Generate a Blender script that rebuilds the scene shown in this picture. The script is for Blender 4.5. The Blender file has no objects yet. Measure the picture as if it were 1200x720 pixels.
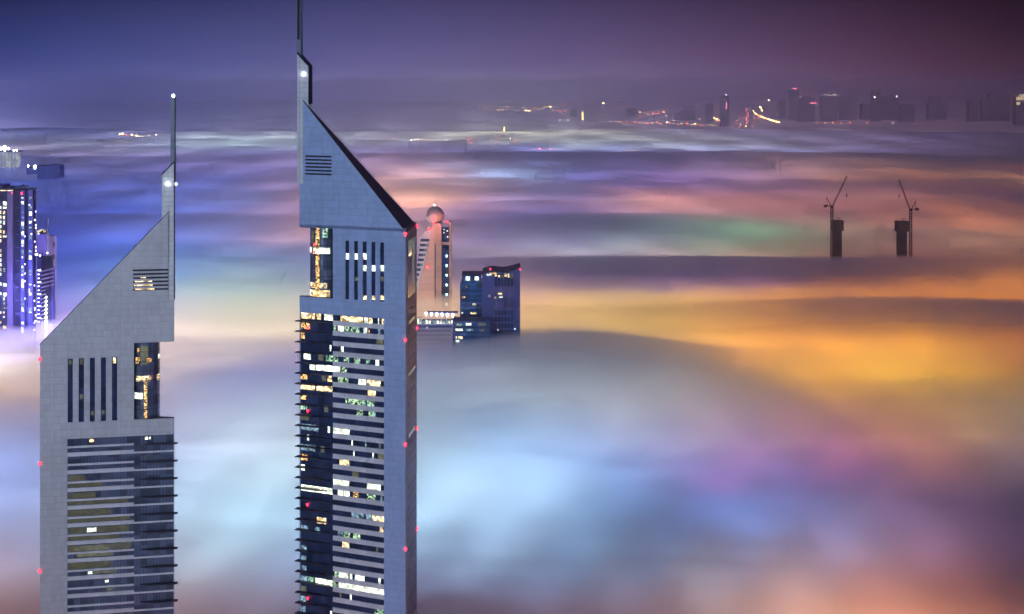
import bpy, bmesh, math, random
from mathutils import Vector, noise
random.seed(7)
C = bpy.context.scene.collection
S = bpy.context.scene
R = math.radians
# ------------------------------------------------------------------ camera
F = 1800.0            # focal length in photo pixels (photo 1200 wide)
HZ = 100.0            # photo row of the horizon
CAMZ = 312.0          # the photographer stands on a roof 312 m up
FOGZ = 78.0           # mean top of the dense core of the fog; the soft veil above it reaches z = 100
cd = bpy.data.cameras.new('camera'); cam = bpy.data.objects.new('camera', cd); C.objects.link(cam)
cam.location = (0, 0, CAMZ); cam.rotation_euler = (R(90), 0, 0)
cd.sensor_width = 36; cd.lens = F / 1200 * 36; cd.shift_y = -(360 - HZ) / 1200
cd.clip_start = 1; cd.clip_end = 60000
S.camera = cam
# ------------------------------------------------------------------ world: dusk sky over a lit city
w = bpy.data.worlds.new('World'); S.world = w; w.use_nodes = True
nt = w.node_tree; N = nt.nodes; L = nt.links
for n in list(N): N.remove(n)
def nd(t, **k):
    n = N.new(t)
    for a, v in k.items():
        if a[0] == 'i' and a[1:].isdigit(): n.inputs[int(a[1:])].default_value = v
        else: setattr(n, a, v)
    return n
out = nd('ShaderNodeOutputWorld')
sky = nd('ShaderNodeTexSky', sky_type='NISHITA', sun_disc=False, sun_elevation=R(-4), sun_rotation=R(235), altitude=300)
bg1 = nd('ShaderNodeBackground', i1=0.05); L.new(sky.outputs[0], bg1.inputs[0])
tc = nd('ShaderNodeTexCoord'); sep = nd('ShaderNodeSeparateXYZ'); L.new(tc.outputs['Generated'], sep.inputs[0])
def mth(op, a, b=None, c=None, clamp=False):
    n = nd('ShaderNodeMath', operation=op, use_clamp=clamp)
    for i, v in enumerate((a, b, c)):
        if v is None: continue
        if isinstance(v, (int, float)): n.inputs[i].default_value = v
        else: L.new(v, n.inputs[i])
    return n.outputs[0]
def ramp(fac, stops, interp='B_SPLINE'):
    n = nd('ShaderNodeValToRGB'); cr = n.color_ramp; cr.interpolation = interp
    while len(cr.elements) < len(stops): cr.elements.new(0.5)
    for e, (p, c) in zip(cr.elements, stops): e.position = p; e.color = (*c, 1)
    L.new(fac, n.inputs[0]); return n.outputs[0]
def s2l(c): return tuple((v/255/12.92 if v/255 <= .04045 else ((v/255+.055)/1.055)**2.4) for v in c)
az = mth('ARCTAN2', sep.outputs[0], sep.outputs[1])           # 0 ahead, + to the right
azf = mth('MULTIPLY_ADD', az, 1/2.0, 0.5, clamp=True)        # the frame is about +-0.32 rad
el = mth('ARCSINE', sep.outputs[2])
elf = mth('MULTIPLY', el, 1/0.07, clamp=True)
low = ramp(azf, [(0.0, s2l((46,50,100))), (.18, s2l((52,60,115))), (.31, s2l((52,66,140))), (.36, s2l((70,84,156))), (.447, s2l((112,112,168))), (.53, s2l((120,102,148))), (.60, s2l((104,70,102))), (.645, s2l((76,46,70))), (.69, s2l((46,26,44))), (.84, s2l((56,34,60))), (1.0, s2l((56,40,80)))])
top = ramp(azf, [(0.0, s2l((30,34,80))), (.18, s2l((20,26,60))), (.31, s2l((2,6,26))), (.36, s2l((8,16,56))), (.447, s2l((46,48,98))), (.53, s2l((48,38,72))), (.60, s2l((34,20,42))), (.65, s2l((14,4,16))), (.69, s2l((8,2,10))), (.84, s2l((30,20,50))), (1.0, s2l((30,24,60)))])
mx = nd('ShaderNodeMix', data_type='RGBA')
# added glow band in the unseen upper sky, brightens the haze
gl = nd('ShaderNodeMapRange', interpolation_type='SMOOTHSTEP'); gl.inputs[1].default_value = .075; gl.inputs[2].default_value = .16; L.new(el, gl.inputs[0])
gh = nd('ShaderNodeMapRange', interpolation_type='SMOOTHSTEP'); gh.inputs[1].default_value = .34; gh.inputs[2].default_value = .18; L.new(el, gh.inputs[0])
gf = mth('MULTIPLY', gl.outputs[0], gh.outputs[0])
fe = mth('POWER', elf, 0.8)
L.new(fe, mx.inputs[0]); L.new(low, mx.inputs[6]); L.new(top, mx.inputs[7])
SKYK = nd('ShaderNodeBackground', i1=1.0); 
mx2 = nd('ShaderNodeMix', data_type='RGBA'); L.new(mth('MULTIPLY', gf, .9), mx2.inputs[0]); L.new(mx.outputs[2], mx2.inputs[6]); gsc = nd('ShaderNodeVectorMath', operation='SCALE'); gsc.inputs[3].default_value = 1.7; L.new(low, gsc.inputs[0]); L.new(gsc.outputs[0], mx2.inputs[7]); L.new(mx2.outputs[2], SKYK.inputs[0])
add = nd('ShaderNodeAddShader'); L.new(bg1.outputs[0], add.inputs[0]); L.new(SKYK.outputs[0], add.inputs[1]); L.new(add.outputs[0], out.inputs[0])
# ------------------------------------------------------------------ added low cool sun lamp behind the camera, brightens the tower fronts
sd = bpy.data.lights.new('front_fill', 'SUN'); so = bpy.data.objects.new('front_fill', sd); C.objects.link(so)
sd.energy = 1.3; sd.angle = R(20); sd.color = (.74, .86, 1.0)
so.rotation_euler = (R(85.5), 0, R(-14)); so.location = (0, -100, 900)
# ------------------------------------------------------------------ render settings
S.render.engine = 'CYCLES'
S.view_settings.view_transform = 'Standard'; S.view_settings.look = 'None'; S.view_settings.exposure = 0; S.view_settings.gamma = 1
cy = S.cycles
cy.use_denoising = True
try: cy.denoiser = 'OPENIMAGEDENOISE'
except Exception: pass
cy.use_light_tree = True
cy.use_adaptive_sampling = True; cy.adaptive_threshold = 0.1; cy.adaptive_min_samples = 16
cy.max_bounces = 8; cy.diffuse_bounces = 3; cy.glossy_bounces = 3; cy.transmission_bounces = 4; cy.volume_bounces = 2; cy.transparent_max_bounces = 12
cy.sample_clamp_indirect = 6; cy.caustics_reflective = False; cy.caustics_refractive = False

# ------------------------------------------------------------------ helpers
def at(px, py, D):
    """world point seen at photo pixel (px,py) at depth D"""
    return Vector(((px-600)/F*D, D, CAMZ-(py-HZ)/F*D))
class MB:
    def __init__(s): s.bm = bmesh.new(); s.uv = s.bm.loops.layers.uv.new('uv')
    def box(s, x0, x1, y0, y1, z0, z1):
        v = [s.bm.verts.new((x, y, z)) for z in (z0, z1) for x, y in ((x0,y0),(x1,y0),(x1,y1),(x0,y1))]
        for f in ((3,2,1,0),(4,5,6,7),(0,1,5,4),(1,2,6,5),(2,3,7,6),(3,0,4,7)): s.bm.faces.new([v[i] for i in f])
        return s
    def poly(s, pts): return s.bm.faces.new([s.bm.verts.new(p) for p in pts])
    def prism(s, prof, ext):
        """solid: closed outline prof (3-D points) pushed along vector ext"""
        e = Vector(ext); a = [s.bm.verts.new(p) for p in prof]; b = [s.bm.verts.new(Vector(p)+e) for p in prof]
        s.bm.faces.new(a); s.bm.faces.new(b[::-1]); n = len(a)
        for i in range(n): s.bm.faces.new((a[i], b[i], b[(i+1) % n], a[(i+1) % n]))
        return s
    def loft(s, rings, cap=True):
        vs = [[s.bm.verts.new(p) for p in r] for r in rings]; n = len(vs[0])
        for r0, r1 in zip(vs, vs[1:]):
            for i in range(n): s.bm.faces.new((r0[i], r0[(i+1) % n], r1[(i+1) % n], r1[i]))
        if cap: s.bm.faces.new(vs[0][::-1]); s.bm.faces.new(vs[-1])
        return s
    def lathe(s, prof, cx=0, cy=0, n=24):
        return s.loft([[(cx+r*math.cos(2*math.pi*i/n), cy+r*math.sin(2*math.pi*i/n), z) for i in range(n)] for r, z in prof])
    def bar(s, a, b, t, t2=None):
        a = Vector(a); b = Vector(b); d = (b-a).normalized(); t2 = t2 or t
        u = d.cross(Vector((0, 0, 1)) if abs(d.z) < .9 else Vector((1, 0, 0))).normalized(); v = d.cross(u)
        return s.loft([[p+u*k*i+v*k*j for i, j in ((-1,-1),(1,-1),(1,1),(-1,1))] for p, k in ((a, t/2), (b, t2/2))])
    def build(s, name, mat, parent=None, smooth=False):
        bmesh.ops.recalc_face_normals(s.bm, faces=s.bm.faces)
        me = bpy.data.meshes.new(name); s.bm.to_mesh(me); s.bm.free()
        if mat: me.materials.append(mat)
        o = bpy.data.objects.new(name, me); C.objects.link(o)
        if parent is not None: o.parent = parent
        if smooth:
            for p in me.polygons: p.use_smooth = True
        return o
def tag(o, label=None, cat=None, group=None, kind=None):
    for k, v in (('label', label), ('category', cat), ('group', group), ('kind', kind)):
        if v: o[k] = v
    return o
def empty(name, loc, rz=0, **k):
    o = bpy.data.objects.new(name, None); C.objects.link(o); o.location = loc; o.rotation_euler = (0, 0, rz); o.empty_display_size = 5
    return tag(o, **k)
def copy_tree(o, parent=None):
    c = o.copy(); C.objects.link(c); c.parent = parent
    for ch in list(o.children): copy_tree(ch, c)
    return c
def material(name):
    m = bpy.data.materials.new(name); m.use_nodes = True; t = m.node_tree
    return m, t.nodes, t.links, t.nodes['Principled BSDF'], t.nodes['Material Output']
def pbr(name, col, rough=.5, metal=0., em=None, es=0., noise_amt=0., noise_scale=.3):
    m, n, l, b, o = material(name)
    b.inputs['Base Color'].default_value = (*col, 1); b.inputs['Roughness'].default_value = rough; b.inputs['Metallic'].default_value = metal
    if em: b.inputs['Emission Color'].default_value = (*em, 1); b.inputs['Emission Strength'].default_value = es
    if noise_amt:
        t = n.new('ShaderNodeTexCoord'); x = n.new('ShaderNodeTexNoise'); x.inputs['Scale'].default_value = noise_scale; x.inputs['Detail'].default_value = 4
        l.new(t.outputs['Object'], x.inputs[0])
        mr = n.new('ShaderNodeMapRange'); mr.inputs[3].default_value = 1-noise_amt; mr.inputs[4].default_value = 1+noise_amt; l.new(x.outputs[0], mr.inputs[0])
        mm = n.new('ShaderNodeMix'); mm.data_type = 'RGBA'; mm.blend_type = 'MULTIPLY'; mm.inputs[0].default_value = 1
        mm.inputs[6].default_value = (*col, 1); l.new(mr.outputs[0], mm.inputs[7]); l.new(mm.outputs[2], b.inputs['Base Color'])
    return m

# ------------------------------------------------------------------ ground and fog
m_ground = pbr('desert_ground', (.045, .042, .045), .9, noise_amt=.4, noise_scale=.002)
g = MB(); g.poly([(-30000,-3000,0),(30000,-3000,0),(30000,30000,0),(-30000,30000,0)])
tag(g.build('ground', m_ground), kind='structure')

def sink(y):
    """the bank sinks around and in front of the twin towers"""
    q = min(1, max(0, (980-y)/330)); return 24*q*q*(3-2*q)
def waves(x, y):
    """height of the fog top over its mean, in metres: long rollers and a few big swells"""
    D = max(abs(y), 200)
    k = min(1.0, D/900)
    h = 8*noise.noise(Vector((x/300+3, y/170, .3))) + 3.4*noise.noise(Vector((x/120, y/70, 5.2)))
    h += 13*k*noise.noise(Vector((x/1100, y/360+7, 1.7)))
    for px, py, wx, wy, a in SWELLS:
        cyy = 212*F/(py-HZ); cx = (px-600)/F*cyy
        h += a*math.exp(-((x-cx)/wx)**2-((y-cyy)/wy)**2)
    return h
SWELLS = [(690,420,95,110,15), (512,705,26,60,17), (705,705,50,46,15), (1030,374,290,52,15), (560,425,80,80,4), (860,315,480,62,15), (780,188,1500,230,16), (640,262,420,120,9), (240,412,130,60,9), (20,397,130,70,8)]
xs = []; ys = []
y = -900.0
MISTZ = 14.0
while y < 28500: ys.append(y); y += max(9, abs(y)*.014)
NX = 200
def fog_grid(off, mat, name, solid=0.0):
    b = bmesh.new(); tv = []; bv = []; th = []
    for yy in ys:
        half = 900+max(yy, 0)*.72; row = []; rb = []
        for i in range(NX+1):
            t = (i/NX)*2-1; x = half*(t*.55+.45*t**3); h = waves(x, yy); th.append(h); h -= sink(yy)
            # far out the bank thins to a ground mist a few metres deep over the distant city
            e = 1-max(0, (yy-6900-900*noise.noise(Vector((x/1500, yy/2500, 0))))/1900); e = min(1, max(e, 0)); e = e*e*(3-2*e)
            z = (FOGZ+h)*e+MISTZ*(1-e); oo = off*e+(.6 if off else 0)*(1-e)
            row.append(b.verts.new((x, yy, z+oo)))
            if solid: th.append(0.0); rb.append(b.verts.new((x, yy, z-min(solid, z*.3))))
        tv.append(row); bv.append(rb)
    n = len(ys)
    for j in range(n-1):
        for i in range(NX):
            b.faces.new((tv[j][i], tv[j][i+1], tv[j+1][i+1], tv[j+1][i]))
            if solid: b.faces.new((bv[j][i], bv[j+1][i], bv[j+1][i+1], bv[j][i+1]))
    if solid:
        for i in range(NX):
            b.faces.new((tv[0][i], bv[0][i], bv[0][i+1], tv[0][i+1])); b.faces.new((tv[n-1][i], tv[n-1][i+1], bv[n-1][i+1], bv[n-1][i]))
        for j in range(n-1):
            b.faces.new((tv[j][0], tv[j+1][0], bv[j+1][0], bv[j][0])); b.faces.new((tv[j][NX], bv[j][NX], bv[j+1][NX], tv[j+1][NX]))
    me = bpy.data.meshes.new(name); b.to_mesh(me); b.free(); me.materials.append(mat)
    at_ = me.attributes.new('crest_height', 'FLOAT', 'POINT'); at_.data.foreach_set('value', th)
    for p in me.polygons: p.use_smooth = True
    o = bpy.data.objects.new(name, me); C.objects.link(o); return o
# dense core of the fog: scatters light through itself
m_fog, n, l, b, o = material('fog_core'); n.remove(b)
tr = n.new('ShaderNodeBsdfTranslucent'); df = n.new('ShaderNodeBsdfDiffuse'); ms = n.new('ShaderNodeMixShader')
tcn = n.new('ShaderNodeTexCoord'); mp = n.new('ShaderNodeMapping'); mp.inputs['Scale'].default_value = (.0038, .0085, .004); nz = n.new('ShaderNodeTexNoise'); nz.inputs['Scale'].default_value = 1; nz.inputs['Detail'].default_value = 5; nz.inputs['Roughness'].default_value = .45; nz.inputs['Distortion'].default_value = .6
l.new(tcn.outputs['Object'], mp.inputs[0]); l.new(mp.outputs[0], nz.inputs[0])
mr = n.new('ShaderNodeMapRange'); mr.inputs[1].default_value = .3; mr.inputs[2].default_value = .7; mr.inputs[3].default_value = .5; mr.inputs[4].default_value = 1.0; l.new(nz.outputs[0], mr.inputs[0])
# finer drawn-out wisps
mp2 = n.new('ShaderNodeMapping'); mp2.inputs['Scale'].default_value = (.006, .022, .01); mp2.inputs['Rotation'].default_value = (0, 0, .5); nz2 = n.new('ShaderNodeTexNoise'); nz2.inputs['Scale'].default_value = 1; nz2.inputs['Detail'].default_value = 4; nz2.inputs['Roughness'].default_value = .5; nz2.inputs['Distortion'].default_value = .9
l.new(tcn.outputs['Object'], mp2.inputs[0]); l.new(mp2.outputs[0], nz2.inputs[0])
mr2 = n.new('ShaderNodeMapRange'); mr2.inputs[1].default_value = .3; mr2.inputs[2].default_value = .7; mr2.inputs[3].default_value = .66; mr2.inputs[4].default_value = 1.0; l.new(nz2.outputs[0], mr2.inputs[0])
mm_ = n.new('ShaderNodeMath'); mm_.operation = 'MULTIPLY'; l.new(mr.outputs[0], mm_.inputs[0]); l.new(mr2.outputs[0], mm_.inputs[1])
# crests darkened by wave height: shade of thicker fog put into the colour
ta = n.new('ShaderNodeAttribute'); ta.attribute_name = 'crest_height'; tm = n.new('ShaderNodeMapRange'); tm.interpolation_type = 'SMOOTHSTEP'
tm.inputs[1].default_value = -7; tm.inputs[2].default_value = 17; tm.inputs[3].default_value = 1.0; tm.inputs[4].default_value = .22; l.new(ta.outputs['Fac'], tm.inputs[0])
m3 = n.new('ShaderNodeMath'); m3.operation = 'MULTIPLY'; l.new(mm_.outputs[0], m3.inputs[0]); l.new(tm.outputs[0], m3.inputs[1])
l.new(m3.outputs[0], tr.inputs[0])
df.inputs[0].default_value = (.8, .8, .8, 1); ms.inputs[0].default_value = .25
l.new(tr.outputs[0], ms.inputs[1]); l.new(df.outputs[0], ms.inputs[2]); l.new(ms.outputs[0], o.inputs[0])
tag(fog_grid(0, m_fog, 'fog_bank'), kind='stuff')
VEIL = 0.022
FARK = 11
if VEIL:
    m_veil, n, l, b, o = material('fog_veil'); n.remove(b)
    pv = n.new('ShaderNodeVolumePrincipled'); pv.inputs['Color'].default_value = (.97,.97,.97,1); pv.inputs['Density'].default_value = VEIL; pv.inputs['Anisotropy'].default_value = .2
    l.new(pv.outputs[0], o.inputs['Volume'])
    tag(fog_grid(24, m_veil, 'fog_veil', solid=3), kind='stuff')
HAZE = 8.5e-5
if HAZE:
    m_haze, n, l, b, o = material('haze'); n.remove(b)
    pv = n.new('ShaderNodeVolumePrincipled'); pv.inputs['Color'].default_value = (.88,.88,.97,1); pv.inputs['Density'].default_value = HAZE; pv.inputs['Anisotropy'].default_value = .88
    l.new(pv.outputs[0], o.inputs['Volume'])
    hb = MB(); hb.box(-30500, 30500, -3500, 30500, -1, 378); tag(hb.build('haze', m_haze), kind='stuff')

# ------------------------------------------------------------------ the lit city under the fog: added grid of lamps tinted to paint its glow
def pool(x, y, sx, sy, col, z=62, name='fog_glow_lamp'):
    mxv = max(col)
    if mxv < .002: return
    ld = bpy.data.lights.new(name, 'AREA'); ld.shape = 'ELLIPSE'; ld.size = 5.6*sx; ld.size_y = 5.6*sy
    ld.color = [max(c, 0)/mxv for c in col]; ld.energy = mxv*math.pi*math.pi*(2.8*sx)*(2.8*sy)
    ld.use_nodes = True; t = ld.node_tree; n = t.nodes; l = t.links
    em = [q for q in n if q.type == 'EMISSION'][0]
    ge = n.new('ShaderNodeNewGeometry'); sp = n.new('ShaderNodeVectorMath'); sp.operation = 'SUBTRACT'; sp.inputs[1].default_value = (.5, .5, 0)
    l.new(ge.outputs['Parametric'], sp.inputs[0])
    mk = n.new('ShaderNodeVectorMath'); mk.operation = 'MULTIPLY'; mk.inputs[1].default_value = (2, 2, 0); l.new(sp.outputs[0], mk.inputs[0])
    le = n.new('ShaderNodeVectorMath'); le.operation = 'DOT_PRODUCT'; l.new(mk.outputs[0], le.inputs[0]); l.new(mk.outputs[0], le.inputs[1])
    m1 = n.new('ShaderNodeMath'); m1.operation = 'MULTIPLY'; m1.inputs[1].default_value = -.5*2.8**2; l.new(le.outputs['Value'], m1.inputs[0])
    ex = n.new('ShaderNodeMath'); ex.operation = 'EXPONENT'; l.new(m1.outputs[0], ex.inputs[0]); l.new(ex.outputs[0], em.inputs['Strength'])
    lo = bpy.data.objects.new(name, ld); C.objects.link(lo); lo.location = (x, y, z); lo.rotation_euler = (math.pi, 0, 0)
    return lo
ROWS = [152,160,168,176,184,194,206,220,235,250,265,280,295,310,325,342,355,370,388,405,430,460,490,520,555,595,640,690,740]

FOG = [
 [(0.81,1.32,5.51), (5.68,6.03,12.80), (14.15,13.89,21.54), (17.36,17.04,25.67), (17.84,16.25,21.18), (30.76,29.38,20.98), (17.90,16.70,14.51), (8.99,7.51,10.86), (6.56,4.94,9.75), (3.57,2.60,6.02), (1.29,0.73,2.87), (0.35,0.16,0.65), (0.10,0.03,0.16)],
 [(4.15,4.76,9.76), (7.21,7.01,12.68), (25.95,31.20,32.41), (15.51,17.09,18.92), (13.75,13.97,15.64), (23.11,22.48,17.68), (14.95,15.92,12.86), (8.92,9.00,10.25), (7.31,6.38,9.42), (4.39,3.58,6.98), (2.93,1.97,4.76), (0.48,0.26,0.88), (0.11,0.04,0.17)],
 [(6.89,6.89,10.04), (5.71,6.12,11.56), (17.92,24.00,26.00), (7.18,8.82,10.83), (5.16,5.21,8.73), (7.09,7.02,9.39), (13.97,16.05,17.34), (11.74,12.79,13.72), (10.05,9.30,11.87), (6.54,5.57,9.54), (3.84,2.49,5.40), (0.62,0.30,0.98), (0.14,0.05,0.18)],
 [(9.02,7.52,10.32), (8.08,7.56,12.73), (9.54,10.66,18.81), (6.56,6.34,12.67), (5.46,4.28,9.76), (2.16,2.12,8.89), (4.66,7.17,23.70), (15.33,16.44,27.28), (12.60,13.70,23.69), (5.08,4.16,10.55), (2.11,1.41,4.06), (0.66,0.29,0.87), (0.26,0.07,0.15)],
 [(8.47,6.79,13.17), (9.84,7.96,16.09), (9.30,9.14,22.87), (11.55,9.34,20.32), (12.06,6.85,13.73), (1.44,1.24,6.65), (0.62,0.75,6.99), (0.97,1.30,10.37), (2.69,2.45,10.50), (1.51,1.14,4.19), (0.65,0.43,1.79), (0.42,0.17,0.50), (0.67,0.13,0.13)],
 [(3.22,3.67,11.47), (10.77,8.15,20.67), (11.01,9.51,24.92), (19.42,13.36,25.83), (27.58,15.54,19.33), (11.48,12.91,21.85), (4.56,4.73,18.50), (12.61,8.73,23.56), (20.58,12.05,18.87), (19.24,8.06,4.60), (2.36,1.06,1.34), (0.57,0.18,0.31), (1.41,0.28,0.11)],
 [(0.97,1.90,9.30), (2.60,3.25,14.84), (5.28,5.68,20.48), (16.05,10.77,21.52), (36.15,19.60,18.58), (11.61,16.47,26.59), (3.24,3.21,11.33), (5.48,2.84,9.67), (7.75,3.81,6.24), (11.32,4.48,2.14), (9.09,2.88,1.07), (3.02,0.69,0.43), (13.69,2.85,0.39)],
 [(0.51,1.20,7.55), (3.72,5.26,20.42), (3.29,4.33,16.13), (14.11,9.39,15.10), (51.45,22.45,13.94), (11.93,12.46,21.40), (2.66,2.06,8.41), (7.25,3.60,7.99), (5.96,2.63,5.34), (4.42,1.67,2.74), (3.59,1.09,1.49), (1.79,0.39,0.43), (5.05,1.08,0.31)],
 [(0.34,0.94,8.32), (1.70,3.47,15.42), (3.67,5.52,16.56), (17.64,9.43,11.87), (57.31,25.59,13.25), (12.32,7.50,13.45), (3.67,2.64,9.07), (31.65,12.26,9.78), (22.29,7.12,6.74), (9.82,2.98,3.76), (11.12,3.07,1.93), (2.38,0.52,0.50), (1.63,0.35,0.22)],
 [(0.49,1.42,16.57), (2.53,4.41,22.73), (7.66,9.20,24.74), (17.06,9.40,14.48), (22.15,10.65,13.73), (6.28,5.27,12.61), (2.41,2.33,9.37), (23.79,11.40,13.65), (22.50,8.27,6.45), (6.81,2.36,2.75), (24.63,7.34,2.49), (13.24,3.64,1.06), (1.71,0.43,0.31)],
 [(0.52,1.90,21.57), (6.00,8.15,32.20), (9.62,10.22,25.00), (32.92,15.23,13.02), (30.47,14.57,13.76), (5.83,4.81,13.36), (2.09,2.89,9.51), (4.24,6.10,8.69), (5.63,11.01,5.63), (7.94,5.88,3.46), (8.42,3.44,2.35), (10.99,3.93,1.68), (3.57,1.28,0.63)],
 [(0.35,1.61,14.66), (1.13,3.59,17.42), (3.35,6.08,16.02), (12.20,8.34,10.22), (12.01,8.01,10.69), (7.40,5.84,10.58), (8.22,8.83,11.06), (4.33,6.10,5.97), (4.02,6.78,2.93), (5.74,3.46,1.76), (6.48,2.94,1.76), (11.91,6.44,3.09), (12.14,4.39,1.10)],
 [(0.29,1.22,10.31), (1.38,4.03,14.30), (4.12,7.44,15.56), (4.20,5.04,10.62), (8.69,6.76,9.32), (8.96,6.42,8.67), (10.35,9.77,12.79), (15.40,10.85,9.87), (13.98,7.36,4.59), (7.21,2.19,1.28), (8.79,2.50,1.17), (8.28,2.89,0.88), (3.09,0.87,0.20)],
 [(0.98,1.78,13.43), (3.02,7.75,19.59), (9.86,15.20,22.16), (6.26,6.93,14.60), (7.73,6.53,15.00), (0.12,0.04,1.52), (0.11,0.04,1.59), (0.11,0.04,1.68), (0.11,0.04,1.62), (0.12,0.04,1.46), (1.23,0.30,0.35), (1.11,0.35,0.32), (1.37,0.42,0.13)],
 [(2.05,2.97,18.33), (8.25,15.29,27.21), (18.61,26.78,27.94), (14.81,17.30,24.12), (16.07,13.17,22.20), (18.88,10.20,15.30), (0.44,0.40,6.20), (0.41,0.32,5.85), (1.43,0.65,4.27), (4.75,1.11,0.80), (12.79,3.54,0.53), (23.96,7.21,0.41), (25.32,7.74,0.29)],
 [(3.47,3.40,19.03), (13.91,19.05,25.86), (21.10,33.09,26.97), (19.66,22.20,24.84), (29.08,24.78,25.28), (38.92,20.97,12.70), (13.49,8.48,9.31), (20.75,12.91,6.52), (34.03,14.44,2.51), (28.50,9.64,0.90), (24.35,8.02,0.44), (19.75,6.14,0.24), (13.70,3.79,0.17)],
 [(4.35,3.15,15.75), (24.58,20.73,28.03), (27.30,32.24,21.24), (31.41,27.81,21.41), (37.13,27.87,20.07), (42.03,22.38,8.11), (28.94,18.00,3.84), (36.63,21.34,2.78), (27.94,11.20,1.39), (10.78,3.05,0.44), (2.10,0.53,0.18), (0.78,0.16,0.11), (0.26,0.04,0.05)],
 [(6.20,4.63,15.24), (39.24,28.06,28.79), (42.72,38.41,22.26), (35.72,26.34,16.33), (26.63,16.73,9.80), (25.11,14.78,6.25), (24.70,15.71,2.91), (32.62,17.57,2.17), (23.58,8.30,1.25), (21.36,6.10,0.76), (13.40,3.14,0.36), (4.44,0.74,0.16), (1.42,0.21,0.07)],
 [(18.04,15.31,19.41), (45.42,32.73,27.00), (32.00,26.22,19.10), (21.90,16.20,12.85), (9.95,6.63,6.01), (2.22,2.14,3.74), (6.73,5.65,4.70), (6.82,4.54,2.01), (23.61,9.09,0.99), (24.75,8.63,0.54), (28.66,10.78,0.44), (17.20,4.54,0.17), (3.67,0.59,0.06)],
 [(23.33,19.36,15.53), (24.01,18.41,14.76), (5.12,4.84,9.94), (3.17,2.70,6.62), (2.68,2.57,5.29), (2.80,3.12,6.63), (4.54,4.74,7.51), (4.47,3.84,3.56), (10.42,4.72,0.95), (17.72,8.65,0.52), (17.49,8.82,0.38), (8.07,2.62,0.11), (1.98,0.37,0.05)],
 [(9.56,7.00,4.47), (8.82,7.22,7.70), (4.21,5.15,12.40), (4.76,5.67,11.91), (5.70,6.46,9.77), (12.10,13.41,16.40), (10.93,12.37,14.07), (6.86,6.85,6.23), (5.36,3.37,1.51), (21.70,9.67,0.63), (17.86,8.93,0.45), (8.14,3.67,0.25), (2.45,0.78,0.13)],
 [(9.57,5.95,4.39), (10.74,8.75,9.61), (11.88,15.32,23.15), (19.29,23.04,26.29), (12.03,15.02,17.76), (12.49,17.07,20.63), (15.14,17.65,19.70), (13.75,12.66,13.81), (15.15,9.29,7.97), (12.52,5.07,1.55), (17.84,8.18,1.08), (10.00,7.26,2.54), (2.45,2.77,2.35)],
 [(8.91,8.76,13.61), (13.93,12.84,18.27), (21.79,25.39,31.71), (25.61,27.12,28.41), (13.09,17.34,22.57), (5.35,10.30,20.85), (4.46,6.85,14.01), (4.15,4.14,8.26), (5.44,2.73,6.32), (6.76,1.50,3.93), (8.87,3.11,1.99), (4.08,2.67,2.87), (0.65,0.81,2.01)],
 [(7.45,10.21,21.59), (11.86,14.73,22.20), (15.30,23.25,27.41), (13.07,18.14,21.48), (17.77,26.16,31.91), (14.86,22.70,30.42), (2.44,5.17,10.92), (0.44,0.98,3.62), (0.63,0.67,3.76), (0.85,0.43,2.44), (1.95,0.69,1.32), (0.38,0.11,0.53), (0.02,0.01,0.14)],
 [(5.17,6.74,12.80), (7.97,11.37,15.00), (7.05,11.96,14.80), (4.01,6.99,11.15), (5.48,9.07,12.82), (5.88,9.08,12.98), (1.76,3.69,6.59), (0.56,1.35,3.47), (0.92,2.02,5.40), (3.29,3.70,7.91), (3.21,1.74,3.62), (0.35,0.09,0.76), (0.01,0.00,0.11)],
 [(3.70,2.75,3.09), (6.77,5.69,6.30), (4.68,5.28,6.73), (2.04,2.35,4.36), (2.18,2.74,4.77), (1.56,2.17,3.94), (1.28,1.78,3.03), (2.14,2.47,3.29), (4.71,4.41,4.29), (6.42,3.23,2.48), (5.42,1.60,1.08), (0.72,0.12,0.19), (0.02,0.00,0.04)],
 [(2.47,0.77,0.52), (4.65,1.89,1.73), (4.53,2.84,3.32), (2.55,1.68,2.74), (2.68,1.85,2.85), (3.09,2.13,3.07), (3.21,2.06,2.78), (3.48,1.44,1.53), (6.16,2.85,2.37), (10.22,3.91,2.33), (10.81,3.07,1.52), (2.87,0.56,0.34), (0.07,0.01,0.02)],
 [(1.83,0.35,0.21), (3.52,0.90,0.74), (4.12,1.63,1.67), (3.44,1.23,1.29), (6.48,2.84,3.26), (8.88,3.18,3.01), (12.08,4.58,4.07), (9.04,4.21,3.63), (5.58,3.42,3.00), (13.22,7.12,4.02), (38.41,18.88,7.40), (27.64,8.12,3.36), (2.41,0.38,0.24)],
 [(1.78,0.33,0.18), (3.41,0.93,0.71), (3.96,1.46,1.52), (5.44,1.68,1.51), (15.33,5.93,5.55), (36.27,12.97,10.76), (29.18,15.04,12.41), (9.86,7.76,6.83), (3.86,4.90,4.44), (15.77,13.92,7.14), (87.77,56.54,20.40), (99.45,39.68,13.95), (21.42,4.30,2.14)]]

def pixel_pool(px, py, sx, sy, col, **k):
    D = 214*F/(py-HZ)
    return pool((px-600)/F*D, D, sx*D/F, sy*D/(py-HZ), col, z=FOGZ-sink(D)-19-min(26, max(0, D-1500)*.01), **k)
def spacing(j):
    a = ROWS[max(j-1, 0)]; b = ROWS[min(j+1, len(ROWS)-1)]
    return (b-a)/(2 if 0 < j < len(ROWS)-1 else 1)
for j, py in enumerate(ROWS):
    for i in range(-1, 14):
        col = FOG[j][min(max(i, 0), 12)]; xo = 0
        if j % 2: nx = FOG[j][min(max(i+1, 0), 12)]; col = [(a+b)/2 for a, b in zip(col, nx)]; xo = 50
        if i == -1: col = [c*.8 for c in col]
        if i == 13: col = [c*.3 for c in col]
        pixel_pool(i*100+xo, py, 58, .43*spacing(j), col)

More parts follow.
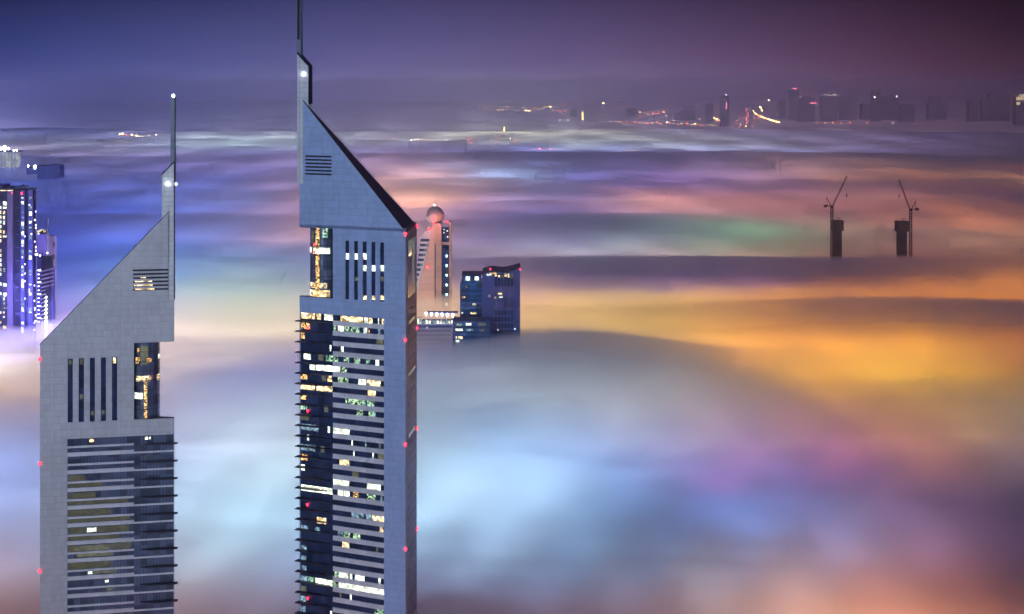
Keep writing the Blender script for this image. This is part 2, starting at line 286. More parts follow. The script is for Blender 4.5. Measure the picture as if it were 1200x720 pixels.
# extra lamps added to paint single spots of glow in the fog
EXTRA = [(842,517,16,5,(2.6,.15,1.0)), (868,541,34,9,(.7,1.3,3.4)), (20,391,34,7,(2.0,1.4,2.6)), (58,378,14,8,(2.4,1.8,3.6)), (205,169,12,2.2,(3.6,5.0,5.2)),
    (478,221,10,4,(3.2,4.0,4.6)), (815,266,55,4,(.2,2.6,1.2)), (1195,211,22,5,(6,2.6,.7)), (742,178,9,1.2,(4,2.4,.6)), (300,385,70,10,(2.2,2.0,1.8)), (632,174.5,5,.7,(4,.2,.5)),
    (735,236,40,3.5,(4.5,2.4,1.5)), (1010,232,60,5,(2.4,1.1,.5)), (930,192,45,3,(2.4,1.2,.4)), (510,361,22,5,(6,3.6,2.4)), (1130,492,60,12,(1.2,1.1,1.0)), (640,300,60,3.5,(2.8,2.2,2.0))]
for px, py, sx, sy, col in EXTRA: pixel_pool(px, py, sx, sy, col, name='spot_glow_lamp')

# lamps added under the ground mist to brighten the far haze
FARM = [(121,(.055,.06,.17),(.10,.09,.17),(.09,.05,.10),(.05,.02,.04)), (128,(.06,.07,.19),(.12,.11,.20),(.12,.07,.12),(.06,.022,.045)), (136,(.07,.08,.22),(.16,.14,.23),(.14,.09,.14),(.07,.028,.05)), (144,(.10,.10,.25),(.20,.18,.25),(.16,.11,.16),(.06,.026,.05)), (151,(.10,.10,.22),(.26,.24,.28),(.18,.14,.17),(.06,.026,.05)), (158,(.14,.14,.26),(.26,.24,.26),(.18,.14,.18),(.07,.03,.05))]
for py, *cs in FARM:
    D = (CAMZ-MISTZ)*F/(py-HZ)
    for i in range(-1, 14):
        u = min(max(i/12, 0), .999)*3; a = int(u); w_ = u-a; col = [FARK*(p_*(1-w_)+q_*w_) for p_, q_ in zip(cs[a], cs[min(a+1, 3)])]
        pool((i*100-600)/F*D, D, 90*D/F, 4.5*D/(py-HZ), col, z=6)

# ------------------------------------------------------------------ materials
def panel_mat(name, col, gx, gz, line=.25, rough=.42, metal=.2):
    """metal cladding: panel joints every gx by gz metres, each panel a slightly different tone"""
    m, n, l, b, o = material(name)
    t = n.new('ShaderNodeTexCoord'); sp = n.new('ShaderNodeSeparateXYZ'); l.new(t.outputs['Object'], sp.inputs[0])
    def M(op, a, b_=None, **k):
        q = n.new('ShaderNodeMath'); q.operation = op
        for i, v in enumerate((a, b_)):
            if v is None: continue
            if isinstance(v, (int, float)): q.inputs[i].default_value = v
            else: l.new(v, q.inputs[i])
        return q.outputs[0]
    xy = M('ADD', sp.outputs[0], sp.outputs[1])
    fx = M('DIVIDE', xy, gx); fz = M('DIVIDE', sp.outputs[2], gz)
    lx = M('LESS_THAN', M('FRACT', fx), .09); lz = M('LESS_THAN', M('FRACT', fz), .10)
    lx4 = M('LESS_THAN', M('FRACT', M('DIVIDE', fx, 4)), .045)
    ln = M('MAXIMUM', M('MULTIPLY', lx, .45), M('MAXIMUM', lz, M('MULTIPLY', lx4, .9)))
    cm = n.new('ShaderNodeCombineXYZ'); l.new(M('FLOOR', fx), cm.inputs[0]); l.new(M('FLOOR', fz), cm.inputs[1])
    wn = n.new('ShaderNodeTexWhiteNoise'); wn.noise_dimensions = '2D'; l.new(cm.outputs[0], wn.inputs[0])
    nz = n.new('ShaderNodeTexNoise'); nz.inputs['Scale'].default_value = .05; nz.inputs['Detail'].default_value = 4; l.new(t.outputs['Object'], nz.inputs[0])
    v = M('ADD', M('MULTIPLY', wn.outputs[0], .13), M('MULTIPLY', nz.outputs[0], .30))
    v = M('SUBTRACT', M('ADD', v, .80), M('MULTIPLY', ln, line))
    mm = n.new('ShaderNodeMix'); mm.data_type = 'RGBA'; mm.blend_type = 'MULTIPLY'; mm.inputs[0].default_value = 1; mm.inputs[6].default_value = (*col, 1); l.new(v, mm.inputs[7])
    l.new(mm.outputs[2], b.inputs['Base Color']); b.inputs['Metallic'].default_value = metal
    l.new(M('ADD', M('MULTIPLY', wn.outputs[0], .08), rough), b.inputs['Roughness'])
    return m
def lit_mat(name, c1, c2, st, cell=1.1, low=.12):
    """a lit room behind glass: desks, blinds and ceiling lamps as uneven bright cells"""
    m, n, l, b, o = material(name)
    t = n.new('ShaderNodeTexCoord'); mp = n.new('ShaderNodeMapping'); mp.inputs['Scale'].default_value = (1/cell, .2, 1.1/cell); l.new(t.outputs['Object'], mp.inputs[0])
    vo = n.new('ShaderNodeTexVoronoi'); vo.inputs['Scale'].default_value = 1; l.new(mp.outputs[0], vo.inputs[0])
    rp = n.new('ShaderNodeMapRange'); rp.inputs[1].default_value = .15; rp.inputs[2].default_value = .9; rp.inputs[3].default_value = low; rp.inputs[4].default_value = 1
    sp = n.new('ShaderNodeSeparateColor'); l.new(vo.outputs['Color'], sp.inputs[0]); l.new(sp.outputs[0], rp.inputs[0])
    mx = n.new('ShaderNodeMix'); mx.data_type = 'RGBA'; mx.inputs[6].default_value = (*c1, 1); mx.inputs[7].default_value = (*c2, 1); l.new(sp.outputs[1], mx.inputs[0])
    mu = n.new('ShaderNodeMath'); mu.operation = 'MULTIPLY'; mu.inputs[1].default_value = st; l.new(rp.outputs[0], mu.inputs[0])
    b.inputs['Base Color'].default_value = (.03, .03, .03, 1); b.inputs['Roughness'].default_value = .2
    l.new(mx.outputs[2], b.inputs['Emission Color']); l.new(mu.outputs[0], b.inputs['Emission Strength'])
    return m
def glow(name, col, st): return pbr(name, (.1,.1,.1), .4, em=col, es=st)
def glass_mat(name, col, gx=1.5, rough=.08):
    """dark curtain-wall glass with thin mullions and faint room-to-room differences"""
    m, n, l, b, o = material(name)
    t = n.new('ShaderNodeTexCoord'); sp = n.new('ShaderNodeSeparateXYZ'); l.new(t.outputs['Object'], sp.inputs[0])
    a = n.new('ShaderNodeMath'); a.operation = 'DIVIDE'; a.inputs[1].default_value = gx; l.new(sp.outputs[0], a.inputs[0])
    fr = n.new('ShaderNodeMath'); fr.operation = 'FRACT'; l.new(a.outputs[0], fr.inputs[0])
    lt = n.new('ShaderNodeMath'); lt.operation = 'LESS_THAN'; lt.inputs[1].default_value = .1; l.new(fr.outputs[0], lt.inputs[0])
    fl = n.new('ShaderNodeVectorMath'); fl.operation = 'FLOOR'; mp = n.new('ShaderNodeMapping'); mp.inputs['Scale'].default_value = (1/(2*gx), 0, 1/4.2); l.new(t.outputs['Object'], mp.inputs[0]); l.new(mp.outputs[0], fl.inputs[0])
    wn = n.new('ShaderNodeTexWhiteNoise'); l.new(fl.outputs[0], wn.inputs[0])
    mr = n.new('ShaderNodeMapRange'); mr.inputs[3].default_value = .6; mr.inputs[4].default_value = 1.5; l.new(wn.outputs[0], mr.inputs[0])
    m1 = n.new('ShaderNodeMix'); m1.data_type = 'RGBA'; m1.blend_type = 'MULTIPLY'; m1.inputs[0].default_value = 1; m1.inputs[6].default_value = (*col, 1); l.new(mr.outputs[0], m1.inputs[7])
    m2 = n.new('ShaderNodeMix'); m2.data_type = 'RGBA'; m2.inputs[7].default_value = (.06,.07,.10,1); l.new(lt.outputs[0], m2.inputs[0]); l.new(m1.outputs[2], m2.inputs[6])
    l.new(m2.outputs[2], b.inputs['Base Color']); b.inputs['Roughness'].default_value = rough; b.inputs['IOR'].default_value = 1.6
    b.inputs['Metallic'].default_value = .6
    return m
P = {}
P['panel_blue'] = panel_mat('blue_grey_cladding', (.42,.58,.92), 1.35, 2.75, .17)
P['panel_grey'] = panel_mat('grey_cladding', (.64,.67,.74), 1.35, 2.75, .15)
P['fin'] = panel_mat('pale_fin_cladding', (.82,.87,.92), 2.3, 2.1, .30)
P['spandrel'] = panel_mat('pale_spandrel', (.82,.85,.92), 2.7, 40, .1)
P['glass'] = glass_mat('navy_glass', (.05,.09,.24))
P['glass2'] = glass_mat('slate_glass', (.23,.30,.47), 1.35)
P['side_glass'] = glass_mat('side_glass', (.24,.28,.42), 3, .4)
P['dark'] = pbr('dark_metal', (.012,.012,.03), .5, .3)
P['roof'] = pbr('dark_roof', (.010,.008,.035), .55, noise_amt=.5, noise_scale=.25)
P['shade'] = pbr('sunshade_metal', (.02,.02,.045), .5, .4)
P['side'] = panel_mat('side_cladding', (.34,.33,.42), 3, 4.24, .35)
P['spire'] = pbr('spire_metal', (.26,.33,.44), .4, .3)
P['warm'] = lit_mat('warm_room', (1,.62,.24), (1,.88,.55), 2.6)
P['white'] = lit_mat('white_room', (.85,1,.75), (1,1,.85), 2.6, low=.3)
P['green'] = lit_mat('green_room', (.25,.62,.48), (.75,1,.55), 1.3, .8, 0)
P['bluel'] = lit_mat('blue_room', (.20,.42,.62), (.55,.80,.95), .9, 1.0, .1)
P['amber'] = lit_mat('amber_room_and_reflection', (1,.42,.10), (1,.75,.3), 2.0, .7, 0)
P['olive'] = lit_mat('olive_room_and_reflection', (.30,.30,.16), (.24,.25,.20), .55, 1.35, .5)  # dim rooms, and reflections painted on the glass as glow
P['dimo'] = lit_mat('faint_olive_reflection', (.26,.26,.13), (.20,.21,.16), .36, 1.35, .55)  # warm reflection on the hotel glass, painted as faint emission
P['red'] = glow('red_lamp', (1,.02,.045), 6); P['wlamp'] = glow('white_lamp', (.9,.92,1), 25)
P['purple'] = pbr('violet_render', (.30,.26,.55), .6, noise_amt=.12, noise_scale=.05)

class Face:
    """a tower's front: local x to the right along the facade, y inward, z up"""
    def __init__(s, px0, D0, rot):
        s.o = Vector(((px0-600)/F*D0, D0, 0)); s.a = rot
        s.ux = Vector((math.cos(rot), math.sin(rot))); s.uy = Vector((-math.sin(rot), math.cos(rot)))
    def X(s, px, y=0.0):
        r = (px-600)/F; o = s.o.to_2d()+s.uy*y
        return (r*o.y-o.x)/(s.ux.x-r*s.ux.y)
    def Z(s, px, py, y=0.0):
        p = s.o.to_2d()+s.uy*y+s.ux*s.X(px, y); return CAMZ-(py-HZ)/F*p.y
def lit(parent, mat, x0, x1, z0, z1, y=.42, name='window_glow'):
    m = MB(); m.box(x0, x1, y, y+.07, z0, z1); return m.build(name, mat, parent)
def lamp_ball(parent, x, y, z, r, mat, name='warning_light'):
    m = MB(); m.lathe([(r*.35,-r*1.6),(r*.5,-r*.9),(r*.95,-r*.4),(r,0),(r*.8,r*.6),(r*.3,r*.95)], n=10); o = m.build(name, mat, parent, True); o.location = (x, y, z); return o

# ------------------------------------------------------------------ the taller tower (right of the pair)
A25 = R(-25.5)
Dc = 620.0
f0 = Face(475, Dc, A25); LX = -f0.X(351)                 # distance from the left edge to the right corner
V = f0.o.to_2d()+f0.ux*(-LX)
fr = Face(351, V.y, A25)
t = empty('office_tower', (fr.o.x, fr.o.y, 0), A25, label='taller tower, dark roof sloping down to the right, many rooms lit behind banded windows', cat='skyscraper')
X, Z = fr.X, fr.Z
xc = X(475); x390 = X(390); x450 = X(450); x355 = X(355)
# back corner: seen at pixel 488
sb = R(85); bw = f0.o.to_2d()+Vector((math.cos(sb), math.sin(sb)))*30; rel = bw-fr.o.to_2d(); BX, BY = rel.dot(fr.ux), rel.dot(fr.uy)
def back(x, x0=0.0): k = (x-x0)/(BX-x0); return k*BY      # depth of the rear wall at x
z_led = Z(351, 347.5); z_hb = Z(351, 262.5); zs = Z(355, 216); z_pk = Z(355, 118); z_ct = Z(475, 272)
zb = 20.0
T = .5
def tri(x0, z, x1=None):
    x1 = x1 or xc; return [(x0, T, z), (x1, T, z), (BX, BY, z), (x0, max(T+.3, back(x0)), z)]
m = MB(); m.loft([tri(.3, zb), tri(.3, Z(450, 373.2))]); m.build('glass_wall', P['glass'], t)
m = MB(); m.loft([tri(.3, Z(450, 373.2)+.002), tri(.3, z_led-.3)]); m.loft([tri(x390, z_led-.29), tri(x390, z_hb)]) ; m.build('inner_core', P['dark'], t)
# cladding: everything of the front that is not glass
m = MB()
top0 = Z(450, 373.6)                                      # top of the first window band
m.box(0, xc, 0, T-.01, top0, z_led)                        # plain band under the ledge
m.box(x450, xc, 0, T-.01, zb, top0-.001)                   # right-hand margin
m.box(0, xc*.0+.35, 0, T-.01, zb, top0-.001)
sl = [(404.5,409),(414.7,419.3),(424.8,429.6),(435,439.8),(445.2,450)]
zt = Z(427, 283.3); zbm = Z(427, 352.5)
xs_ = [x390]+[X(a) for p in sl for a in p]+[xc]
for a, b in zip(xs_[0::2], xs_[1::2]): m.box(a, b, 0, T-.01, zbm, zt)
m.box(x390, xc, 0, T-.01, zt+.001, z_hb+.001); m.box(x390, xc, 0, T-.01, z_led+.001, zbm-.001)
# the head: one solid with the sloping roof
hb = [(0, 0, z_hb+.002), (xc, 0, z_hb+.002), (BX, BY, z_hb+.002), (0, .6, z_hb+.002)]
zc1 = z_ct
m.build('cladding', P['panel_blue'], t)
lo_ = MB()
def slope_z(x): return z_ct+(xc-x)/(xc-x355)*(z_pk-z_ct)
louv = [(183.2+4.15*k) for k in range(6)]
lx0, lx1 = X(357.3), X(388.6)
# head front skin as a polygon with the louvre openings cut as horizontal strips
zl = [(Z(370, y+1.0+.3), Z(370, y-1.0+.3)) for y in louv]
zlt = zl[0][1]; zlb = zl[-1][0]
def hx(z): return min(xc, xc-(z-z_ct)/(z_pk-z_ct)*(xc-x355)) if z > z_ct else xc
def strip(z0, z1, a, b=None):
    x0 = a; p = [(x0, 0, z0), (b or hx(z0), 0, z0), (b or hx(z1), 0, z1), (x0, 0, z1)]
    m.prism(p, (0, T-.01, 0))
m = MB()
zz = z_hb+.003
m.box(0, xc, 0, T-.01, zz, z_ct-.001); m.prism([(0,0,z_ct),(xc,0,z_ct),(hx(zs),0,zs),(0,0,zs)], (0,T-.01,0))
strip(zs+.001, zlb, x355)
strip(zlb+.001, zlt, lx1)
m.box(x355, lx0, 0, T-.01, zlb+.001, zlt)
for (a0, a1), (b0, b1) in zip(zl, zl[1:]): m.box(lx0+.001, lx1-.001, 0, T-.01, b1, a0)
m.prism([(x355,0,zlt+.001),(hx(zlt),0,zlt),(x355+.05,0,z_pk)], (0,T-.01,0))
hd = m.build('cladding', P['panel_blue'], t)
m = MB()                                                   # body of the head behind the skin
def hz(x, dz=-.15): return slope_z(x)+dz
m.loft([[(.2,T,zz),(xc-.1,T,zz),(BX-.1,BY,zz),(.2,T+.4,zz)], [(.2,T,zs),(hx(zs)-.1,T,zs),(BX-(xc-hx(zs))-.1, BY*(hx(zs)/xc),zs),(.2,T+.4,zs)]][:1]+[[(.2,T,z_ct-.1),(xc-.1,T,z_ct-.1),(BX-.1,BY,z_ct-.1),(.2,T+.4,z_ct-.1)]])
m.build('inner_core', P['dark'], t)
m = MB()                                                   # sloping roof wedge
a = [(x355, T, z_ct-.1), (xc, T, z_ct-.1), (BX, BY, z_ct-.1)]
b = [(x355, T, z_pk), (xc, T, z_ct), (BX, BY, z_ct)]
m.loft([a, b]); m.prism([(x355-.1, -.02, z_pk+.25), (xc+.25, -.02, z_ct+.1), (xc+.25, -.02, z_ct-.25), (x355-.1, -.02, z_pk-.1)], (0, .5, 0))
m.build('roof', P['roof'], t)
m = MB(); m.bar((BX, BY, z_ct+.2), (x355, T, z_pk+.2), .35); m.build('roof_edge', P['fin'], t)
m = MB(); m.box(lx0-.1, lx1+.1, T+.01, T+.3, zlb-.2, zlt+.2); m.build('louvre', P['dark'], t)
# spandrels of the banded windows, and the floors
pitch = 12.2*.3477
for k in range(0, 42):
    z1 = Z(450, 374+12.2*k); z0 = Z(450, 374+12.2*k+6.5); zn = Z(450, 374+12.2*(k+1))
    if zn < zb: break
    m = MB(); m.box(x390, x450-.001, 0, T-.01, zn, z0); m.build('spandrel', P['spandrel'], t)
    xa, xb = X(348.7), X(388)
    m = MB(); zc = Z(351, 375.8+12.2*k)
    m.loft([[(xa,-2.2,zc-.15),(xa,.5,zc-.15),(xa,.5,zc+.2),(xa,-2.2,zc+.2)], [(xa+(xb-xa)*.62,-1.9,zc-.16),(xa+(xb-xa)*.62,.3,zc-.16),(xa+(xb-xa)*.62,.3,zc+.16),(xa+(xb-xa)*.62,-1.9,zc+.16)], [(xb,-.5,zc-.02),(xb,.3,zc-.02),(xb,.3,zc+.02),(xb,-.5,zc+.02)]])
    m.build('sunshade', P['shade'], t)
def RL(k, a, b, mat, h0=0, h1=1):
    z1 = Z(450, 374.2+12.2*k); hh = 6.4*.3477
    if b <= 391: z1 += .2; z0 = z1-hh-.3
    else: z0 = z1-hh
    d = z1-z0
    lit(t, P[mat], X(a, .42), X(b, .42), z0+d*h0, z0+d*h1)
for k, segs in {0: [(353,369,'warm'),(371,376,'warm'),(380,390,'white'),(399,425.5,'warm'),(427,431,'white'),(432,436.5,'warm'),(443,444,'white'),(447.5,450,'warm')],
  1: [(353,363,'amber'),(391,394,'green'),(396,403,'white'),(404,409,'green'),(411,421,'green'),(426,430,'white'),(432,433,'amber'),(443,446,'bluel')],
  2: [(353,357,'amber'),(441,449,'olive')], 3: [(386.5,388,'white'),(399.5,402.5,'white')],
  4: [(356,364,'white'),(373,379,'olive'),(382,390,'green'),(391,396,'green'),(403,409,'green'),(415,422,'green'),(429,433,'green'),(440,444,'white')],
  5: [(363,369,'white'),(370,390,'white'),(390.2,398.5,'white'),(400,406,'green')],
  6: [(352,360,'amber'),(377,382,'olive'),(384,389,'warm'),(396,408,'green'),(420,429,'white'),(430.5,446,'warm')],
  7: [(352,369,'warm'),(371,389.5,'warm'),(431,440,'warm')], 8: [(352,359,'amber'),(405,428,'green'),(430,439,'green')],
  9: [(352.5,360,'green'),(380,384.5,'olive'),(418,425,'green'),(432,440,'green')], 10: [(352,362,'olive')],
  11: [(353,373,'bluel'),(384,386.5,'white'),(390.5,409.5,'white')], 12: [(360,362,'white'),(412,413.2,'white'),(428,429.5,'bluel'),(444,446,'olive')],
  13: [(353,369.5,'bluel'),(376,380,'olive'),(414,415.2,'white'),(436.5,437.7,'white'),(443,450,'olive')], 14: [(352.5,360,'amber'),(398,409,'warm')],
  15: [(353,357,'white'),(413,420,'olive')], 16: [(390.5,409,'white'),(430,446,'white')],
  17: [(353,369.5,'white'),(370.5,389.5,'white'),(396,402,'white'),(403,409.5,'white'),(414,420,'amber'),(430,440,'green'),(446,448,'bluel')],
  19: [(412,426,'bluel'),(429,435,'bluel'),(436,450,'warm')], 20: [(371.5,382,'warm'),(445,449,'warm')], 21: [(353,361,'bluel'),(369,375,'bluel'),(396,402,'bluel'),(403,410,'green'),(414,422,'green')],
  22: [(401,409,'warm'),(441,443,'olive')], 23: [(353,359,'bluel')], 24: [(353,359,'bluel')], 25: [(353,359,'bluel'),(392,397,'green'),(397,408,'white'),(410,412.5,'white'),(416,427,'white'),(443.5,446,'white')],
  26: [(352,360,'bluel'),(361,368,'green'),(369.5,389.5,'white'),(390.2,395.5,'green'),(397,427,'white'),(428,450,'white')], 27: [(352,359,'olive'),(410,412,'white'),(398,400,'olive')],
  28: [(350.8,358.5,'bluel'),(439,449.5,'green')], 29: [(350.8,358,'bluel'),(387,389,'white'),(431,433.5,'white')]}.items():
    for a, b, mt in segs: RL(k, a, b, mt)  # upper amber strips at the left corner are painted warm reflections
# five tall slots: dark glass with two lit levels
for i, (a, b) in enumerate(sl):
    m = MB(); m.box(X(a)-.05, X(b)+.05, .55-T+.35, T-.05+.04, zbm-.1, zt+.1); sg = m.build('slot_window', P['glass'], t)
    a += .4; b -= .4
    for y0, y1, w_, on in ((296.5,303.5,'white',i<3),(310.5,317.5,'white',i>=2),(324,329,'olive',i in (1,4)),(346,351,'warm',i>=2)):
        if on:
            q = MB(); q.box(X(a), X(b), .34, .39, Z((a+b)/2, y1+.8), Z((a+b)/2, y0+.8)); q.build('window_glow', P[w_], sg)
# glass drum in the notch
def drum(parent, cx, cy, r, z0, z1, levels, lits, strip=None):
    m = MB(); m.lathe([(r, z0), (r, z1)], cx, cy, 40); d = m.build('glass_drum', P['glass2'], parent, False)
    for k in range(levels+1):
        z = z0+(z1-z0)*k/levels; m = MB(); m.lathe([(r+.12, z-.13), (r+.12, z+.13)], cx, cy, 40); m.build('floor_ring', P['dark'], d)
    for a0, a1, q0, q1, mt in lits:
        m = MB(); n_ = 10; za, zb_ = z0+(z1-z0)*q0, z0+(z1-z0)*q1
        ring = lambda rr: [(cx+rr*math.sin(a0+(a1-a0)*i/n_), cy-rr*math.cos(a0+(a1-a0)*i/n_)) for i in range(n_+1)]
        o_ = ring(r+.06); i_ = ring(r-.05); lp = o_+i_[::-1]
        m.prism([(x, y, za) for x, y in lp], (0, 0, zb_-za)); m.build('window_glow', P[mt], d)
    return d
rr = (x390-X(366))*.62
cxx, cyy = X(366, rr)+rr*.95, rr+.6
drum(t, cxx, cyy, rr, z_led-.05, z_hb, 7, [(-1.5,-1.1,.62,.98,'amber'),(-1.5,.9,.60,.68,'white'),(-.1,.18,.66,.97,'amber'),(-.1,.18,.02,.60,'amber'),(-.9,.9,.01,.10,'warm'),(-.75,.7,.13,.20,'warm'),(.4,.75,.82,.95,'green'),(-1.4,-1.1,.12,.55,'green'),(-.5,-.3,.55,.9,'olive')])
lamp_ball(t, cxx-.9, cyy-rr-.4, Z(378, 287), .5, P['red']); lamp_ball(t, cxx-.9, cyy-rr-.4, Z(378, 296), .5, P['red'])
m = MB(); m.prism([(0,0,z_led+.001),(x390,0,z_led+.001),(x390,back(x390),z_led+.001),(0,.8,z_led+.001)],(0,0,.25)); m.build('ledge', P['dark'], t)
# side wall (C to B)
cb = Vector((BX-xc, BY-T, 0)); cbl = cb.length; cu = cb/cbl; cn = Vector((cu.y, -cu.x, 0))
def side(name, mat, s0, s1, z0, z1, off=0.0, th=.1):
    p = Vector((xc, T, 0))+cu*s0*cbl+cn*off; q = Vector((xc, T, 0))+cu*s1*cbl+cn*off
    m = MB(); m.prism([(p.x,p.y,z0),(q.x,q.y,z0),(q.x,q.y,z1),(p.x,p.y,z1)], cn*th); return m.build(name, mat, t)
side('side_cladding', P['side'], -.01, 1.0, zb, z_ct-.15, .0, .15)
def ZC(y): return CAMZ-(y-HZ)/F*Dc
side('side_window', P['glass2'], .15, .85, ZC(352), ZC(284), .17, .05)
side('window_glow', P['warm'], .22, .42, ZC(303), ZC(297.5), .24, .05)
side('window_glow', P['olive'], .55, .72, ZC(345), ZC(300), .24, .03)  # faint reflection in the dark slot, painted as a dim glow
for k in range(0, 36):
    y = 366+12.2*k
    w_ = side('side_window', P['side_glass'], .16, .88, ZC(y+7), ZC(y+.5), .17, .06)
    if k in (1, 6, 12): side('window_glow', P['olive'], .2, .8, ZC(y+6), ZC(y+1.5), .26, .04)
# fin and mast
m = MB(); xa, xb = X(348.2, .7), X(361.3, .7); zt0 = Z(348.2, 62, .7); zt1 = Z(361.3, 77.5, .7); zf = Z(348, 216, .7)
m.prism([(xa,.7,zf),(xb,.7,zf),(xb,.7,zt1),(xa,.7,zt0)], (0,2.4,0)); m.build('fin', P['fin'], t)
m = MB(); m.prism([(xa-.05,.6,zt0+.3),(xb+.4,.6,zt1+.1),(xb+.4,.6,zt1-.6),(xa-.05,.6,zt0-.5)], (0,2.7,0)); m.box(xb+.01, xb+.45, .68, 3.1, Z(361,122,.7), zt1-.4); m.bar((xb-1.6,1,zt1+.9),(xb-1.6,1,zt1+3.4),.3); m.build('fin_edge', P['dark'], t)
m = MB(); xa, xb = X(347.6, 1.5), X(352.4, 1.5); zz1 = Z(350, 62, 1.5)
m.loft([[(xa,1.5,zz1-1),(xb,1.5,zz1-1),(xb,3.2,zz1-1),(xa,3.2,zz1-1)],[(xa,1.5,zz1+44),(xb-.35,1.5,zz1+44),(xb-.35,3.0,zz1+44),(xa,3.0,zz1+44)]]); mast = m.build('mast', P['spire'], t)
m = MB(); 
for q0, q1 in ((-1, .3), (.3, 0)): pass
m.box(xa+.35, xb-.5, 1.35, 1.49, zz1+5.5, zz1+43); m.build('mast_groove', P['dark'], mast)
lamp_ball(t, X(354.6), .2, Z(354.6, 87), .42, P['wlamp'], 'fin_light')
for px, py in ((475,274),(475,398),(475,520.5),(475,643)): lamp_ball(t, X(px)+.3, -.4, Z(px, py), .6, P['red'])
for py in (265, 384, 501.5, 619): lamp_ball(t, BX+.4, BY-.5, CAMZ-(py-HZ)/F*bw.y, .6, P['red'])
for k, px in ((1, 361), (9, 361), (18, 360.5), (27, 361)): lamp_ball(t, X(px), -.3, Z(px, 374+12.2*k-2.5), .5, P['red'])

# ------------------------------------------------------------------ the lower tower (left of the pair), mirrored
A12 = R(12)
fl = Face(47, 640, A12)
h = empty('hotel_tower', (fl.o.x, fl.o.y, 0), A12, label='shorter grey tower, roof sloping down to the left, mast tipped by a white light', cat='skyscraper')
X, Z = fl.X, fl.Z
xr = X(204.3); xh = X(197.4); x157 = X(157); x79 = X(79)
zb = 15.0
z_hb = Z(204, 400.5); z_led = Z(204, 490); z_pk = Z(197.4, 249); z_ct = Z(47, 404)
BXl, BYl = 3.0, 27.0
def bk(x): return BYl*(1-(x-BXl)/(xr+.3-BXl))
def tri2(x1, z): return [(.1, T, z), (x1, T, z), (x1, max(T+.4, bk(x1)), z), (BXl, BYl, z)]
ztop = Z(79, 514.8)
m = MB(); m.loft([tri2(xr-.25, zb), tri2(xr-.25, ztop)]); m.build('glass_wall', P['glass2'], h)
m = MB(); m.loft([tri2(xr-.25, ztop+.002), tri2(xr-.25, z_led-.3)]); m.loft([tri2(x157, z_led-.29), tri2(x157, z_hb)]); m.build('inner_core', P['dark'], h)
m = MB()
m.box(0, xr, 0, T-.01, ztop, z_led); m.box(0, x79, 0, T-.01, zb, ztop-.001); m.box(xr-.3, xr, 0, T-.01, zb, ztop-.001)
sl = [(79.3,85.3),(92.2,98.4),(105.2,111.2),(118.2,124.2),(131.2,137.3)]
zt = Z(108, 419.6); zbm = Z(108, 494.3)
xs_ = [0]+[X(a) for p in sl for a in p]+[x157]
for a, b in zip(xs_[0::2], xs_[1::2]): m.box(a, b, 0, T-.01, zbm, zt)
m.box(0, x157, 0, T-.01, zt+.001, z_hb-.002)
m.box(0, x157, 0, T-.01, z_led+.001, zbm-.001)
def hx2(z): return xh*(z-z_ct)/(z_pk-z_ct) if z > z_ct else 0
zs = Z(197.4, 352); louv = [316.8+4.5*k for k in range(6)]
lx0, lx1 = X(155.8), X(197.0); zl = [(Z(176, y+1.1), Z(176, y-1.1)) for y in louv]; zlt = zl[0][1]; zlb = zl[-1][0]
m.prism([(0,0,z_hb-.001),(xr,0,z_hb-.001),(xr,0,zs),(hx2(zs),0,zs),(0,0,z_ct)], (0,T-.01,0))
m.prism([(hx2(zs),0,zs+.001),(xh,0,zs+.001),(xh,0,zlb),(hx2(zlb),0,zlb)], (0,T-.01,0))
m.prism([(hx2(zlb),0,zlb+.001),(lx0,0,zlb+.001),(lx0,0,zlt),(hx2(zlt),0,zlt)], (0,T-.01,0))
for (a0, a1), (b0, b1) in zip(zl, zl[1:]): m.box(lx0+.001, lx1, 0, T-.01, b1, a0)
m.prism([(hx2(zlt),0,zlt+.001),(xh,0,zlt+.001),(xh,0,z_pk)], (0,T-.01,0))
m.build('cladding', P['panel_grey'], h)
m = MB()
m.loft([[(.1,T,z_hb),(xr-.1,T,z_hb),(xr-.1,T+.5,z_hb),(BXl,BYl,z_hb)],[(.1,T,z_ct-.1),(xr-.1,T,z_ct-.1),(xr-.1,T+.5,z_ct-.1),(BXl,BYl,z_ct-.1)]])
m.build('inner_core', P['dark'], h)
m = MB(); zs2 = z_ct
m.loft([[(.1,T,z_ct-.09),(xh,T,z_ct-.09),(BXl,BYl,z_ct-.09)],[(.1,T,z_ct),(xh,T,z_pk-.05),(BXl,BYl,z_ct)]])
m.prism([(-.2,-.02,z_ct+.1),(-.2,-.02,z_ct-.3),(xh,-.02,z_pk-.15),(xh,-.02,z_pk+.25)],(0,.6,0)); m.build('roof', P['roof'], h)
m = MB(); m.box(lx0-.1, lx1, T+.02, T+.1, zlb-.2, zlt+.2); lv = m.build('louvre', P['dark'], h)
for y, a, b in ((325.2,165,171),(329.7,158,178),(334.3,157,179),(338.8,158,181)):
    m = MB(); m.box(X(a), X(b), T-.12, T-.05, Z(170, y+1), Z(170, y-.9)); m.build('window_glow', P['warm'], h)
